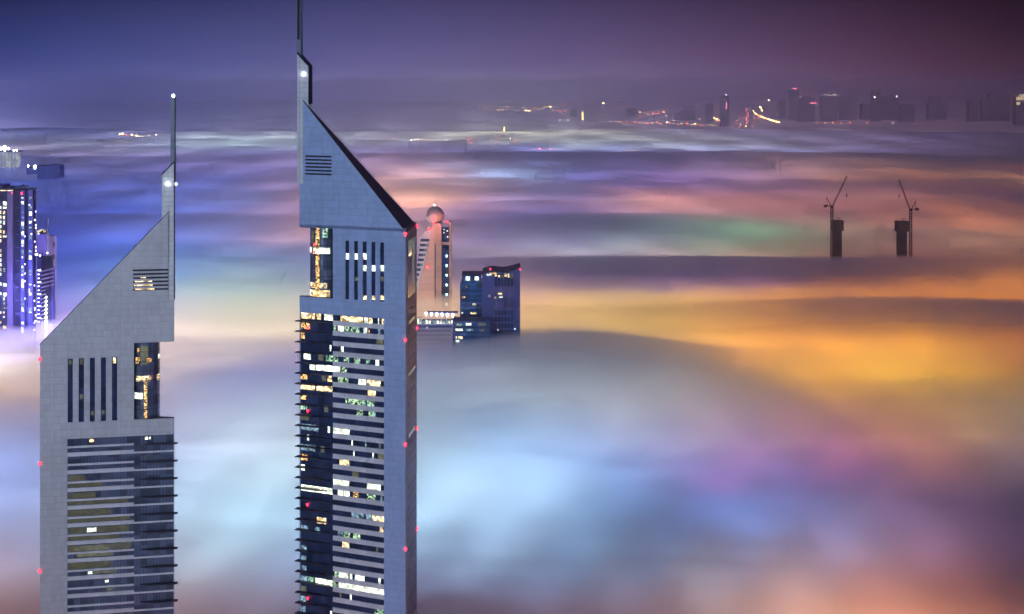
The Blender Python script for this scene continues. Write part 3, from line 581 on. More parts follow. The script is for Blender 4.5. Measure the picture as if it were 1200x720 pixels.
for k in range(0, 22):
    ty = 514.8+20.75*k
    def zz_(off): return Z(79, ty+off)
    if zz_(21) < zb: break
    m = MB(); m.box(x79+.001, x157, 0, T-.01, zz_(11), zz_(8.6)); m.build('spandrel', P['spandrel'], h)
    m = MB(); m.box(x79+.001, x157, 0, T-.01, zz_(20.75), zz_(16.2)); m.box(x157+.001, xr-.301, 0.0, T-.01, zz_(20.75), zz_(18.7)); m.build('spandrel', P['spandrel'], h)
    xa, xb = X(208.3), X(164); zc = Z(204, ty-4.6*1+8.2) if False else zz_(10.2)
    x_m = xb+(xa-xb)*.25
    m = MB(); m.loft([[(xa,-2.0,zc-.12),(xa,.4,zc-.12),(xa,.4,zc+.12),(xa,-2.0,zc+.12)], [(xr-1,-2.0,zc-.3),(xr-1,.4,zc-.3),(xr-1,.4,zc+.3),(xr-1,-2.0,zc+.3)], [(x_m,-1.6,zc-.3),(x_m,.4,zc-.3),(x_m,.4,zc+.25),(x_m,-1.6,zc+.25)], [(xb,-.3,zc-.03),(xb,.4,zc-.03),(xb,.4,zc+.03),(xb,-.3,zc+.03)]])
    m.build('sunshade', P['shade'], h)
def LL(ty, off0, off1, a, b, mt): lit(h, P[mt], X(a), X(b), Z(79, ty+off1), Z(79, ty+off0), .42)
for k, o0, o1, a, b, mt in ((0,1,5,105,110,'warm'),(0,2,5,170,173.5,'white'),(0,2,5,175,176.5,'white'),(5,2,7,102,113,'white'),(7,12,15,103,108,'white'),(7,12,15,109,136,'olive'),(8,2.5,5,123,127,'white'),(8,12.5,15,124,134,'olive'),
    (2,11.6,15.6,80,120,'dimo'),(3,2,8,80,112,'dimo'),(3,11.6,15.6,80,150,'dimo'),(4,1,8,80,130,'dimo'),(4,11.6,15.6,80,152,'dimo'),(5,1,8,80,101,'dimo'),(5,1,8,114,152,'dimo'),(5,11.6,15.6,80,140,'dimo'),(6,1,8,80,87.5,'dimo'),(6,1,8,131,154,'dimo'),(7,1,8,80,130,'dimo'),(2,2,8,80,100,'dimo'),  # reflected glow on the window bands, put in as emitting strips
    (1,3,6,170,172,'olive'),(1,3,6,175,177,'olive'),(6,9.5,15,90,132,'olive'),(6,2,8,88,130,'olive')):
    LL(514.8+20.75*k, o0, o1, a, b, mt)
for i, (a, b) in enumerate(sl):
    m = MB(); m.box(X(a)-.05, X(b)+.05, .4, T-.01, zbm-.1, zt+.1); sg = m.build('slot_window', P['glass'], h)
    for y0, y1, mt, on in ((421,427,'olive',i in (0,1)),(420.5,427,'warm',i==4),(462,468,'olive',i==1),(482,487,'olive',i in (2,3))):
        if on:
            q = MB(); q.box(X(a+1.2), X(b-1.6), .34, .39, Z(108, y1), Z(108, y0)); q.build('window_glow', P[mt], sg)
rr = (X(187)-x157)*.56
cxx, cyy = X(187, rr)-rr*.98, rr+.7
drum(h, cxx, cyy, rr, z_led-.05, z_hb, 8, [(-.7,.42,.49,.56,'warm'),(.9,1.4,.49,.56,'warm'),(-.75,-.4,.72,.80,'amber'),(-.35,.2,.70,.95,'olive'),(.1,.45,.74,.79,'amber'),(-.85,-.2,.26,.34,'white'),(-.1,.12,.0,.48,'amber'),(1.1,1.3,.76,.82,'white'),(-.6,-.45,.86,.92,'amber')])
m = MB(); m.prism([(x157,0,z_led+.001),(xr,0,z_led+.001),(xr,.8,z_led+.001),(x157,bk(x157),z_led+.001)],(0,0,.25)); m.build('ledge', P['dark'], h)
m = MB(); xa, xb = X(189.6,.7), X(203.6,.7); zf = Z(200, 352, .7)
m.prism([(xa,.7,zf),(xb,.7,zf),(xb,.7,Z(203.6,189.5,.7)),(xa,.7,Z(189.6,205,.7))],(0,2.2,0)); m.build('fin', P['fin'], h)
m = MB(); m.prism([(xa-.1,.6,Z(189.6,204.6,.7)),(xb+.1,.6,Z(203.6,189,.7)),(xb+.1,.6,Z(203.6,191,.7)),(xa-.1,.6,Z(189.6,206,.7))],(0,2.4,0)); m.box(xb+.01, xb+.5, .68, 3.2, zf+.3, Z(203.6,192,.7)); m.bar((xa+.8,1,Z(191,206,.7)),(xa+.8,1,Z(191,199,.7)),.4); m.build('fin_edge', P['dark'], h)
m = MB(); xa, xb = X(199.6,1.2), X(204.4,1.2); z0 = Z(202, 205, 1.2); z1 = Z(202, 114.5, 1.2)
m.loft([[(xa,3.0,z0),(xb,3.0,z0),(xb,5,z0),(xa,5,z0)],[(xa+.05,3.0,z1),(xb,3.0,z1),(xb,4.6,z1),(xa+.05,4.6,z1)]]); mast = m.build('mast', P['spire'], h)
m = MB(); m.box(xb+.01, xb+.55, 3.0, 5.0, z0-3, z1); m.build('mast_edge', P['dark'], mast)
lamp_ball(h, X(203), 3.6, z1+.8, .6, P['wlamp'], 'mast_light'); lamp_ball(h, X(196.7), .3, Z(196.7, 215.5), .42, P['wlamp'], 'fin_light'); lamp_ball(h, X(206.3), .8, Z(206.3, 216), .4, P['wlamp'], 'fin_light')
for py in (420.5, 543, 669): lamp_ball(h, X(46.6), -.2, Z(47, py), .6, P['red'])

# ------------------------------------------------------------------ towers rising from the fog further off
def base(name, px, D, **k):
    p = at(px, 100, D); return empty(name, (p.x, D, 0), **k)
class Kit:
    """builds parts of one far building from photo pixels at depth D; y is metres behind its front"""
    def __init__(s, root, D): s.r = root; s.D = D; s.x0 = root.location.x
    def x(s, px, y=0): return (px-600)/F*(s.D+y)-s.x0
    def z(s, py, y=0): return CAMZ-(py-HZ)/F*(s.D+y)
    def box(s, name, mat, a, b, t, bt, y=0, d=20, parent=None):
        zb_ = s.z(bt, y) if bt is not None else 0
        m = MB(); m.box(s.x(a, y), s.x(b, y), y, y+d, zb_, s.z(t, y)); return m.build(name, P[mat], parent or s.r)
    def poly(s, name, mat, pts, y=0, d=20, parent=None):
        m = MB(); m.prism([(s.x(px, y), y, s.z(py, y) if py is not None else 0) for px, py in pts], (0, d, 0)); return m.build(name, P[mat], parent or s.r)
    def ball(s, name, mat, px, py, r, y=-1, parent=None):
        return lamp_ball(parent or s.r, s.x(px, y), y, s.z(py, y), r, P[mat], name)
P['indigo'] = pbr('indigo_glass', (.004,.006,.06), .7, 0); P['indigo2'] = pbr('indigo_wall', (.05,.05,.36), .5, 0, noise_amt=.2, noise_scale=.05)
P['tan'] = panel_mat('tan_stone', (.62,.42,.36), 60, 6.2, .18, .7, 0)
P['tan2'] = panel_mat('tan_pier', (.50,.33,.28), 60, 5, .2, .7, 0)
P['navy'] = glass_mat('deep_navy_glass', (.02,.045,.16), 3.2, .15)
P['teal'] = glass_mat('teal_blue_glass', (.03,.13,.34), 3.0, .15)
P['violet'] = glass_mat('violet_wall', (.07,.06,.20), 5.5, .35)
P['bluewall'] = pbr('blue_wall', (.06,.08,.30), .6, noise_amt=.2, noise_scale=.03)
P['palewall'] = pbr('pale_wall', (.55,.50,.68), .6, noise_amt=.1, noise_scale=.05)
P['whitewall'] = pbr('white_wall', (.72,.66,.70), .6)
P['sphere'] = pbr('sphere_shell', (.60,.42,.42), .45, .1, noise_amt=.15, noise_scale=.15)
P['mauve'] = pbr('mauve_pier', (.14,.11,.26), .6, noise_amt=.15, noise_scale=.1)
P['far'] = pbr('far_facade', (.12,.10,.17), .8, noise_amt=.3, noise_scale=.02)
P['concrete'] = pbr('raw_concrete', (.035,.02,.03), .85, noise_amt=.35, noise_scale=.1)
P['crane'] = pbr('crane_steel', (.07,.02,.03), .6, .2)
P['beadv'] = glow('violet_bead', (.62,.55,1), 6); P['bead'] = glow('white_bead', (1,.95,.85), 6)
P['flood'] = glow('flood_lamp', (.95,.97,1), 18); P['floodw'] = glow('floodlit_front', (.75,.85,.85), .9)
P['teall'] = glow('aqua_lamp', (.55,.95,1), 4)
P['rosy'] = glow('rosy_lamp', (1,.16,.24), 6); P['orange'] = glow('orange_lamp', (1,.36,.06), 36); P['gold'] = glow('gold_lamp', (1,.62,.18), 36); P['pink'] = glow('pink_lamp', (1,.16,.07), 18); P['pale'] = glow('pale_lamp', (1,.8,.6), 22)

# tan tower crowned by a sphere
r_ = base('sphere_tower', 509, 1500, label='tan tower crowned by a large ball, behind the tall tower', cat='skyscraper'); K = Kit(r_, 1500)
K.poly('shaft', 'tan', [(484,None),(484,372),(488.5,345),(494.5,322),(500,300),(504,280),(507,262),(517.3,262),(517.3,None)], 0, 14)
K.box('groove', 'navy', 509.6, 510.5, 286, None, -.4, .38)
K.box('side_panel', 'tan2', 526.4, 528.8, 260.5, None, -1, 14)
K.box('glass_strip', 'navy', 517.35, 526.35, 287, None, 2, 9); K.box('crossbeam', 'tan2', 517.35, 526.35, 284, 287.2, .6, 9)
K.box('plant_room', 'navy', 518, 526.3, 267, 283.9, 3, 8)
for i, (a, y) in enumerate(((519.5,272),(523.5,270),(521,278),(523.8,277),(519.5,268.5))): K.box('window_glow', ('warm','white','bluel')[i % 3], a, a+1.4, y, y+1.5, 2.6, .3)
for i in range(9): K.ball('strip_lamp', 'teall', 523.4, 300+11.3*i*1.0, 1.0, 1)
m = MB(); cz = K.z(253.2); R0 = 10.6*1500/F; cx = K.x(509.4)
prof = []
for i in range(15):
    a = -math.pi/2+math.pi*i/14; prof.append((max(.25, R0*math.cos(a)*(1 if a > 0 else 1)), cz+R0*math.sin(a)*(1.0 if a < 0 else 1.02)))
prof = [(2.2, cz-R0*1.32), (3.4, cz-R0*1.0)]+prof[2:]
prof += [(.9, cz+R0*1.08), (.3, cz+R0*1.2)]
m.lathe(prof, cx, 7, 28); m.build('sphere', P['sphere'], r_, True)
m = MB(); m.bar((cx, 7, cz+R0*1.15), (cx, 7, K.z(236.5)), .6, .2); m.build('finial', P['dark'], r_)
K.ball('finial_light', 'pale', 509.4, 240.4, .7, 7)
K.poly('stair_wing', 'whitewall', [(480,None),(484,346),(488,318),(491,296),(492.6,281),(499,270.5),(506.4,269),(503.6,281),(499.5,300),(493.6,322),(487.6,345),(483.6,None)], 3, 12)
for i in range(12):
    y = 280.3+5.75*i; xl = 493-.33*(y-280)*.45; xr_ = 503.7-(y-280)*.255-.0009*(y-280)**2
    o_ = K.box('balcony_window', 'navy', max(xl, 482), xr_-.6, y, y+2.9, 2.7, .35)
    if i in (1, 2, 3, 5): K.box('window_glow', 'bluel', xr_-3.5, xr_-1.2, y+.5, y+2.5, 2.5, .15, o_)
m = MB(); m.bar((K.x(503.5), 8, K.z(270)), (K.x(508), 7, K.z(262)), 1.6); m.build('strut', P['tan2'], r_)
for px, py in ((509,260),(524,259.8),(502.8,268.5),(501.3,313)): K.ball('warning_light', 'red', px, py, 1.05, -2)
ld = bpy.data.lights.new('roof_floodlight', 'POINT'); ld.color = (1,.22,.20); ld.energy = 9000; ld.shadow_soft_size = 1.5
lo = bpy.data.objects.new('roof_floodlight', ld); C.objects.link(lo); lo.location = at(509, 263, 1485)
# tall blue office block with a rippled crown
r_ = base('office_block', 575, 1290, label='tall dark blue block with a wavy lit crown standing in the fog', cat='office block'); K = Kit(r_, 1290)
K.poly('wing', 'teal', [(539,None),(539,332.5),(565.2,331.5),(565.2,None)], 0, 30)
K.box('crown_room', 'teal', 541.5, 563.5, 323, 331.3, 2, 22); K.box('crown_roof', 'dark', 541, 566, 321.9, 323, 1.5, 24)
for a in (548.5, 558.8):
    K.box('window_glow', 'white', a-2.6, a+2.2, 324.3, 328.8, 1.6, .3)
    K.ball('crown_lamp', 'bead', a, 326.5, .9, .8)
K.box('terrace_recess', 'dark', 544.5, 551.5, 334.5, 337, -.15, .1); K.box('terrace_recess', 'dark', 559, 565, 332.5, 337.8, -.15, .1)
K.poly('main_block', 'bluewall', [(565.3,None),(565.3,321),(572,319),(579,318.6),(590,320.2),(600,318),(609.5,315.2),(609.8,None)], -4, 34)
K.poly('roof', 'dark', [(565,321.2),(572,318.9),(579,318.3),(590,319.9),(600,317.6),(609.9,314.8),(609.9,313.9),(600,316.6),(590,318.7),(579,317.3),(572,317.7),(565,320)], -4.4, 35)
K.box('ribbed_glass', 'violet', 578.8, 601.8, 336, 363, -4.3, .25)
for i in range(7): K.box('rib', 'bluewall', 578.8+3.75*i, 579.6+3.75*i, 322, 336 if i % 2 else 363, -4.9, .5)
K.box('crown_glass', 'navy', 578.8, 601.8, 321.5, 335.9, -4.3, .25)
for i in range(6):
    K.box('crown_uplight', 'warm' if i not in (2,5) else 'olive', 580+3.75*i, 582.2+3.75*i, 321.6+(.8 if i < 3 else -.6), 324.2+(i % 3)*1.1, -4.6, .2)
for (a, y, w_, mt) in ((570,321.3,6,'white'),(574,319.8,8,'amber'),(583.5,343.5,5,'warm'),(579.5,348.3,1.6,'warm'),(585.5,347.5,3.2,'white'),(573,346.5,1.2,'amber'),(576.5,363,.8,'olive'),(607.5,361,.8,'bluel'),(583,386,1,'warm'),(602.6,385,1.4,'white'),(590,385,1,'olive'),(573,375,1,'bluel')):
    K.box('window_glow', mt, a, a+w_, y, y+1.7, -5.1, .2)
for j in range(4):
    for i in range(6): K.box('window', 'navy', 579.8+3.72*i, 582.6+3.72*i, 364+7.6*j, 369.6+7.6*j, -4.3, .2)
for (a, y, w_, mt) in ((554,356,3.6,'warm'),(551.3,366.3,6.8,'warm'),(541,366,1.4,'white'),(541.5,347.5,3.5,'amber'),(546,335.2,1.2,'warm')): K.box('window_glow', mt, a, a+w_, y, y+1.9, -.3, .2)
for i in range(9): K.box('floor_band', 'navy', 540.5, 564.6, 340+5.6*i, 342.6+5.6*i, -.12, .1)
for px, py in ((574.6,315.4),(609.2,315.2)): K.ball('warning_light', 'red', px, py, .7, -4)
# podium in front of it
r_ = base('podium_building', 555, 1262, label='low blue block with a few lit rooms at the foot of the wavy roofed tower', cat='office block'); K = Kit(r_, 1262)
K.box('wall', 'teal', 534, 574.5, 378.3, None, 0, 24); K.box('corner_pier', 'bluewall', 530.5, 534, 376.8, None, -1, 26)
K.box('parapet', 'bluewall', 534.02, 574.6, 376.9, 378.2, -.3, 24)
for (a, y, w_, mt) in ((535,379.5,6,'green'),(546,378.8,6.4,'white'),(560,379,9,'olive'),(533.5,385.4,8.6,'white'),(546.5,385.3,8.5,'bluel'),(533.2,394.5,2.2,'white'),(537,394.5,5,'warm'),(533.5,398.8,4.6,'white'),(535,404,5,'olive'),(562,386,5,'olive')): K.box('window_glow', mt, a, a+w_, y, y+2.7, -.4, .2)
for i in range(5): K.box('floor_band', 'navy', 534.3, 574, 382.5+5.8*i, 385+5.8*i, -.12, .1)
# long low building with a lit roof terrace
r_ = base('terrace_building', 508, 1330, label='long low building with striped floors and a bright white lit roof terrace', cat='hotel'); K = Kit(r_, 1330)
K.box('wall', 'palewall', 470, 530.2, 380, None, 0, 30)
for i in range(7): K.box('window_band', 'bluewall', 470.5, 528.6 if i else 529.8, 381.5+5.1*i, 384.2+5.1*i, -.25, .2)
for i in range(13):
    K.box('terrace_light', ('white','green','bluel','white')[i % 4], 489+3.3*i, 491.2+3.3*i, 375.6-(2 if i < 2 else 0)+(i % 3)*.5, 379.4, -.5, .3)
m = MB(); m.box(K.x(489), K.x(534), 4, 16, K.z(380), K.z(379.2)); m.build('terrace_floor', P['whitewall'], r_)
K.box('canopy', 'bluewall', 500, 536.5, 366.2, 367.6, 6, 8); K.box('rail', 'dark', 489, 495, 371.8, 372.4, 2, .4); K.box('rail', 'dark', 523, 535, 374.2, 374.7, 2, .4)
for i in range(6):
    K.ball('terrace_lamp', 'flood', 499.5+6.2*i, 367.4+.4*i, 1.05, 3)
    m = MB(); m.bar((K.x(499.5+6.2*i), 4, K.z(368)), (K.x(498+6.2*i), 4, K.z(379)), .7); m.build('post', P['whitewall'], r_)
for a, y in ((500,383),(523,393.5),(527,393.8)): K.box('window_glow', 'white', a, a+.9, y, y+2.2, -.5, .2)

# left edge of the picture
r_ = base('residential_tower', 18, 1320, label='dark navy tower full of lit windows cut by the left edge of the picture', cat='skyscraper'); K = Kit(r_, 1320)
K.box('wall', 'indigo', -34, 8.3, 221.5, None, 0, 40); K.box('pier', 'mauve', 8.3, 15, 222.3, None, -2, 30); K.box('wall', 'indigo', 15, 24.2, 223.2, None, -1, 24)
K.box('window_bay', 'indigo2', 24.2, 28.6, 223.2, None, -2, 16); K.box('wall', 'indigo', 28.6, 33.2, 223.2, None, 0, 12); K.box('window_bay', 'indigo2', 33.2, 38.2, 223, None, -2, 7); K.box('corner_wall', 'indigo', 38.2, 41, 222.6, None, 1, 3)
K.box('roof', 'dark', -34, 41.2, 220.8, 222.1, -3, 8); K.box('roof', 'dark', -34, 20, 220.8, 222.1, 5.1, 34); K.box('roof_plant', 'indigo2', -20, 3, 217, 220.8, 6, 20); K.box('roof_plant', 'indigo2', 17, 26, 218.6, 220.8, 6, 16)
m = MB(); m.bar((K.x(24), 8, K.z(218.6)), (K.x(24), 8, K.z(216.6)), .8); m.build('roof_mast', P['dark'], r_)
K.box('cornice_light', 'warm', -2, 15, 223, 224, -2.4, .3)
rnd = random.Random(5)
def win(a, b, y, hgt, mt): K.box('window_glow', mt, a, b, y, y+hgt, -2.5, .3)
yv = 225
while yv < 388:
    if rnd.random() < .62: win(.2 if rnd.random() < .5 else -2, 1.5, yv, 3.2, rnd.choice(['warm','white']))
    if rnd.random() < .62: win(3.6, 7.6 if rnd.random() < .7 else 5.6, yv+rnd.uniform(0,1), rnd.choice([2,3.6,4.4]), rnd.choice(['white','white','warm','green']))
    if rnd.random() < .55: win(25.2, 27.8, yv+rnd.uniform(0,2), rnd.choice([1.5,3,5]), rnd.choice(['white','bluel','white']))
    if rnd.random() < .62: win(34, 37, yv+rnd.uniform(0,2), rnd.choice([1.5,3,5]), rnd.choice(['white','green','white','bluel']))
    yv += 5.6
for i in range(30):
    K.ball('bead_light', 'beadv' if rnd.random() < .6 else 'bead', rnd.choice([26.2,29.2,34.5,36.8,40.3,41.6,40.8,42]), 237+i*5.1+rnd.uniform(-2,2), .55, -3.4)
for i in range(9): K.box('balcony', 'mauve', 18, 22.5, 243.5+i*15.5, 244.3+i*15.5, -1.8, .7)
K.ball('warning_light', 'red', 25.3, 226.4, .9, -4); K.ball('warning_light', 'red', 14.2, 226.3, .5, -4)
r_ = base('stepped_tower', 50, 1380, label='slim violet tower with a needle mast and striped steps, right of the navy tower', cat='skyscraper'); K = Kit(r_, 1380)
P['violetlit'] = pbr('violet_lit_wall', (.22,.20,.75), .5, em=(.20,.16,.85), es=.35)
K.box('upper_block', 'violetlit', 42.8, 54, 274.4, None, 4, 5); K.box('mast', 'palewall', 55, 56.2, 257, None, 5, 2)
for i, (a, y, mt) in enumerate(((43.5,270.6,'warm'),(46,269.5,'white'),(48.8,268.6,'amber'),(51,270.4,'warm'),(44,273,'white'))): K.box('window_glow', mt, a, a+2.2, y, y+1.8, 3.6, .4)
K.box('crown', 'indigo', 43, 54.4, 271, 274.3, 5, 4)
K.box('lower_block', 'indigo2', 43.6, 48.4, 297.5, None, 0, 8); K.box('lower_block', 'indigo', 48.45, 59, 300.5, None, 1, 8); K.box('lower_block', 'indigo2', 59.05, 62.8, 314.5, None, 2, 5)
for i in range(14):
    y = 316.5+4.65*i
    if i < 5: K.poly('balcony_stripe', 'palewall', [(48,y+1.4),(54,y),(62.9,y-2),(62.9,y-.8),(54,y+1.4),(48,y+2.8)], -.8, 1.5)
    else: K.poly('balcony_stripe', 'palewall', [(48,y+1.4),(53,y-.2),(53,y+1),(48,y+2.6)], -.8, 1.5)
    K.box('balcony_light', 'beadv' if i % 3 else 'bead', 44.2, 47.8 if i % 3 == 0 else 46, y, y+1.2, -.9, .4)
for i in range(11): K.ball('facade_lamp', 'flood', 54+.15*(i % 2), 348.5+4.65*i, .75+.05*i, -3)
for a, y in ((43.5,298),(47,299.5),(55.5,296.5)): K.ball('bead_light', 'bead', a, y, .7, -1)
r_ = base('slab_tower', 60, 1430, label='plain pale violet slab tower standing behind the stepped tower', cat='skyscraper'); K = Kit(r_, 1430)
P['slab'] = pbr('pale_violet_wall', (.50,.42,.80), .6, noise_amt=.1, noise_scale=.03)
K.box('wall', 'slab', 57.5, 64.2, 277, None, 0, 5); K.box('parapet', 'slab', 57.3, 64.4, 276.3, 277, -.4, 6)
for i in range(6): K.box('window_band', 'mauve', 61.8, 64, 284+14*i, 290+14*i, -.2, .15)
# block and stadium on the horizon side of the left bank
r_ = base('distant_block', 56, 3560, label='small square blue block rising alone from the fog, upper left', cat='building'); K = Kit(r_, 3560)
K.box('wall', 'bluewall', 43.6, 69.3, 195, None, 0, 40); K.box('penthouse', 'bluewall', 56.3, 68.3, 193.1, 195, 6, 24); K.box('parapet', 'dark', 43.4, 69.5, 194.4, 195.2, -1, 42)
for i in range(9): K.box('window_strip', 'navy', 45.2+2.7*i, 46.6+2.7*i, 197, 206, -.5, .4)
r_ = base('grandstand', 5, 3900, label='floodlit white grandstand glowing at the far left edge', cat='stadium'); K = Kit(r_, 3900)
P['stand'] = lit_mat('floodlit_stand', (.55,.62,.60), (.75,.8,.75), .75, 9, .35)
K.box('stand', 'stand', -40, 19.5, 179.5, 196, 0, 30); K.box('roof', 'dark', -40, 21, 177.4, 178.4, -8, 40)
for i in range(10): K.box('column', 'whitewall', -20+4.1*i, -19.3+4.1*i, 178.4, None, -6, 3)
for a, y, r0 in ((5.5,173.4,5.5),(10,173.8,2.5),(16,176.6,1.8),(19.5,176.4,1.8),(1,174,3)): K.ball('floodlight', 'flood', a, y, r0, -9)
m = MB(); m.bar((K.x(5.5), -8, K.z(178)), (K.x(5.5), -8, K.z(173.5)), 2.5); m.build('floodlight_mast', P['dark'], r_)
r_ = base('roof_terrace', 37, 3700, label='low dark roof with two white lamps left of the small square block', cat='building'); K = Kit(r_, 3700)
K.box('wall', 'bluewall', 31, 43, 196.4, None, 0, 25); K.box('parapet', 'dark', 30.8, 43.2, 196, 196.6, -1, 27)
K.ball('floodlight', 'flood', 33, 194.6, 2.2, 0); K.ball('floodlight', 'flood', 41, 195.4, 3.6, 0)

# the violet floodlights in the street between the left-hand towers
for px, py, D, e_, rad in ((30,365,1285,120000,6),(56,386,1340,60000,6),(6,345,1285,80000,6)):
    ld = bpy.data.lights.new('street_floodlight', 'POINT'); ld.color = (.28,.24,1); ld.energy = e_; ld.shadow_soft_size = rad
    lo = bpy.data.objects.new('street_floodlight', ld); C.objects.link(lo); lo.location = at(px, py, D)
# two concrete cores under construction and their luffing cranes
def core(label, a0, a1, b0, b1, yt, yn):
    r_ = base('concrete_core', (a0+a1)/2, 1927, label=label, cat='construction'); K = Kit(r_, 1927)
    K.box('core', 'concrete', b0, b1, yn-.3, None, 1, 12); K.box('formwork', 'concrete', a0, a1, yt, yn, 0, 15)
    K.box('platform', 'crane', a0-.4, a1+.4, yn-.4, yn+.3, -1, 17); K.box('recess', 'dark', (b0+b1)/2-1.6, (b0+b1)/2+1, yn+3, None, .8, .3)
    for i in range(5): K.box('guard_rail', 'crane', a0+(a1-a0)*i/4-.12, a0+(a1-a0)*i/4+.12, yt-.7, yt, 1, .3)
    c = (a0+a1)/2
    K.box('placing_boom', 'crane', c-.25, c+.25, yt-3.4, yt, 6, .6); K.box('placing_boom', 'crane', c-3.4, c+3.2, yt-3.7, yt-3.2, 6, .5)
def lattice(m, a, b, wdt, n, t):
    a = Vector(a); b = Vector(b); d = (b-a).normalized(); u = d.cross(Vector((0,1,0))).normalized(); v = Vector((0,1,0))
    cs = [(u*i+v*j)*wdt/2 for i, j in ((-1,-1),(1,-1),(1,1),(-1,1))]
    for c in cs: m.bar(a+c, b+c, t)
    for k in range(n):
        p = a+(b-a)*k/n; q = a+(b-a)*(k+1)/n
        for i in range(4): m.bar(p+cs[i], q+cs[(i+1) % 4], t*.55)
def crane(label, xm, ym, s, tip, afr, hook):
    r_ = base('tower_crane', xm, 1921, label=label, cat='crane', group='luffing cranes over the two concrete cores'); K = Kit(r_, 1921)
    X_, Z_ = K.x, K.z
    m = MB(); lattice(m, (0,0,0), (0,0,Z_(ym)), 2.6, 46, .75); m.build('mast', P['crane'], r_)
    m = MB(); m.box(-1.8,1.8,-1.8,1.8,Z_(ym)+.01,Z_(ym-1.6)); m.box(min(0,-s*7.5),max(0,-s*7.5),-1.6,1.6,Z_(ym-.6),Z_(ym-1.4)); m.build('turntable', P['crane'], r_)
    m = MB(); m.box(-s*8.0-1.8,-s*8.0+1.8,-2,2,Z_(ym+.6),Z_(ym-2.2)); m.build('counterweight', P['dark'], r_)
    m = MB(); m.box(s*.2-1.2,s*.2+1.2,-3.4,-1.85,Z_(ym+1),Z_(ym-1.2)); m.build('cab', P['navy'], r_)
    m = MB(); lattice(m, (s*1.5,0,Z_(ym-1.7)), (X_(tip[0]),0,Z_(tip[1])), 1.3, 18, .36); m.build('jib', P['crane'], r_)
    m = MB(); m.bar((-s*1.5,0,Z_(ym-1.6)), (X_(afr[0]),0,Z_(afr[1])), .9, .6); m.bar((-s*5.5,0,Z_(ym-1.4)), (X_(afr[0]),0,Z_(afr[1])), .4); m.build('a_frame', P['crane'], r_)
    m = MB(); m.bar((X_(afr[0]),0,Z_(afr[1])), (X_(tip[0]),0,Z_(tip[1])), .14); m.build('pendant_line', P['crane'], r_)
    m = MB(); m.bar((X_(tip[0]),0,Z_(tip[1])), (X_(tip[0]),0,Z_(hook[1])), .12); m.box(X_(tip[0])-.6,X_(tip[0])+.6,-.5,.5,Z_(hook[1]+3.8),Z_(hook[1])); m.build('hook_block', P['crane'], r_)
    lamp_ball(r_, X_(afr[0]), -.5, Z_(afr[1])+.8, .4, P['rosy'])
core('left concrete tower core under construction, crane on its left side', 976.8, 988.8, 977.2, 986.6, 259, 270.5)
core('right concrete tower core under construction, crane on its right side', 1051.8, 1065.4, 1053.2, 1063.0, 259.8, 271.5)
crane('left crane with its jib raised to the right', 974.8, 242.5, 1, (992.4,206.8), (968.3,230.6), (992.4,227.5))
crane('right crane with its jib raised to the left', 1067.2, 246.2, -1, (1053.6,210.8), (1073.4,235.4), (1053.4,227.8))

# ------------------------------------------------------------------ the far shore
sky_list = [(797,815,124,'wedge shaped block at the left end of the far skyline',13000),(828,836,121.5,'slim block between the wedge and the tall slab on the far skyline',12600),(845.5,854.5,111.5,'tall slab standing clear, a pale light on its roof',11000),
 (912,921,117.5,'narrow tower just left of the tallest far tower with a red roof light',13500),(926,936.5,104.5,'tallest far tower with a red light on its roof',13000),(936.6,955,113,'wide far block just right of the tallest far tower with the red light',12400),(963,982.5,111.8,'wide far block with a row of tiny roof lights',12600),(983.5,1004,112.8,'broad far block in the middle of the far skyline',13200),
 (1010,1020,121.5,'short far block left of the dark narrow tower',13300),(1023,1032,105,'dark narrow tower, tall, on the right half of the far skyline',12500),(1034,1053,113,'broad far block with one bright white roof lamp',13100),(1056,1072,122,'low dark block right of the broad one with the white lamp',12300),
 (1091,1104,113.5,'lone stepped tower further right on the far skyline',13200),(1136,1146,116.5,'narrow dim tower near the right end of the skyline',12500),(1160,1184,108.5,'dim broad tower at the right end of the skyline',12800),
 (763,777,178.6,'flat dark roof poking out of the fog below the far city',5200),(735,747,127,'faint low block above the string of orange lights',14500),(668,676,127.5,'faint tiny block left of the far lights',14500)]
for a, b, yt, lb, D in sky_list:
    r_ = base('far_tower' if D > 8000 else 'rooftop', (a+b)/2, D, label=lb, cat='tower' if D > 8000 else 'building', group='far skyline' if D > 8000 else None); K = Kit(r_, D)
    if a == 797: K.poly('wall', 'far', [(790,None),(790,134),(797,131),(806,125.5),(815,124),(815,None)], 0, 90)
    elif D < 8000: K.box('wall', 'bluewall', a, b, yt, None, 0, 60); K.box('penthouse', 'bluewall', a+3, b-4, yt-.8, yt, 8, 30)
    else:
        w_ = b-a; K.box('wall', 'far', a, b, yt+1.2, None, 0, 90); K.box('crown', 'far', a+w_*.15, b-w_*.2, yt, yt+1.2, 8, 60)
        if a == 1091: K.box('setback', 'far', a-2.5, b+6, 121, None, 6, 80)
        if a == 1160: K.box('setback', 'far', a-9, a, 116, None, 6, 80)
    if a == 926: K.box('roof_light', 'rosy', 929, 933.5, 103.6, 104.4, -2, 6)
    if a == 936.6: K.ball('roof_light', 'pink', 938, 113.4, 3.2, -6); K.box('roof_light', 'rosy', 949, 957, 120.6, 121.4, -4, 3)
    if a == 963:
        for q in (966,970,973,977,979): K.ball('roof_light', 'pale', q, 111.4, 2.0, -4)
    if a == 1023: K.ball('roof_light', 'pale', 1025, 114, 4, -6)
    if a == 1034: K.ball('roof_light', 'bead', 1050.8, 113, 6, -6)
    if a == 845.5: K.ball('roof_light', 'pale', 851, 111, 3, -4); K.box('lit_strip', 'rosy', 851, 851.5, 120, 128, -2, 2)
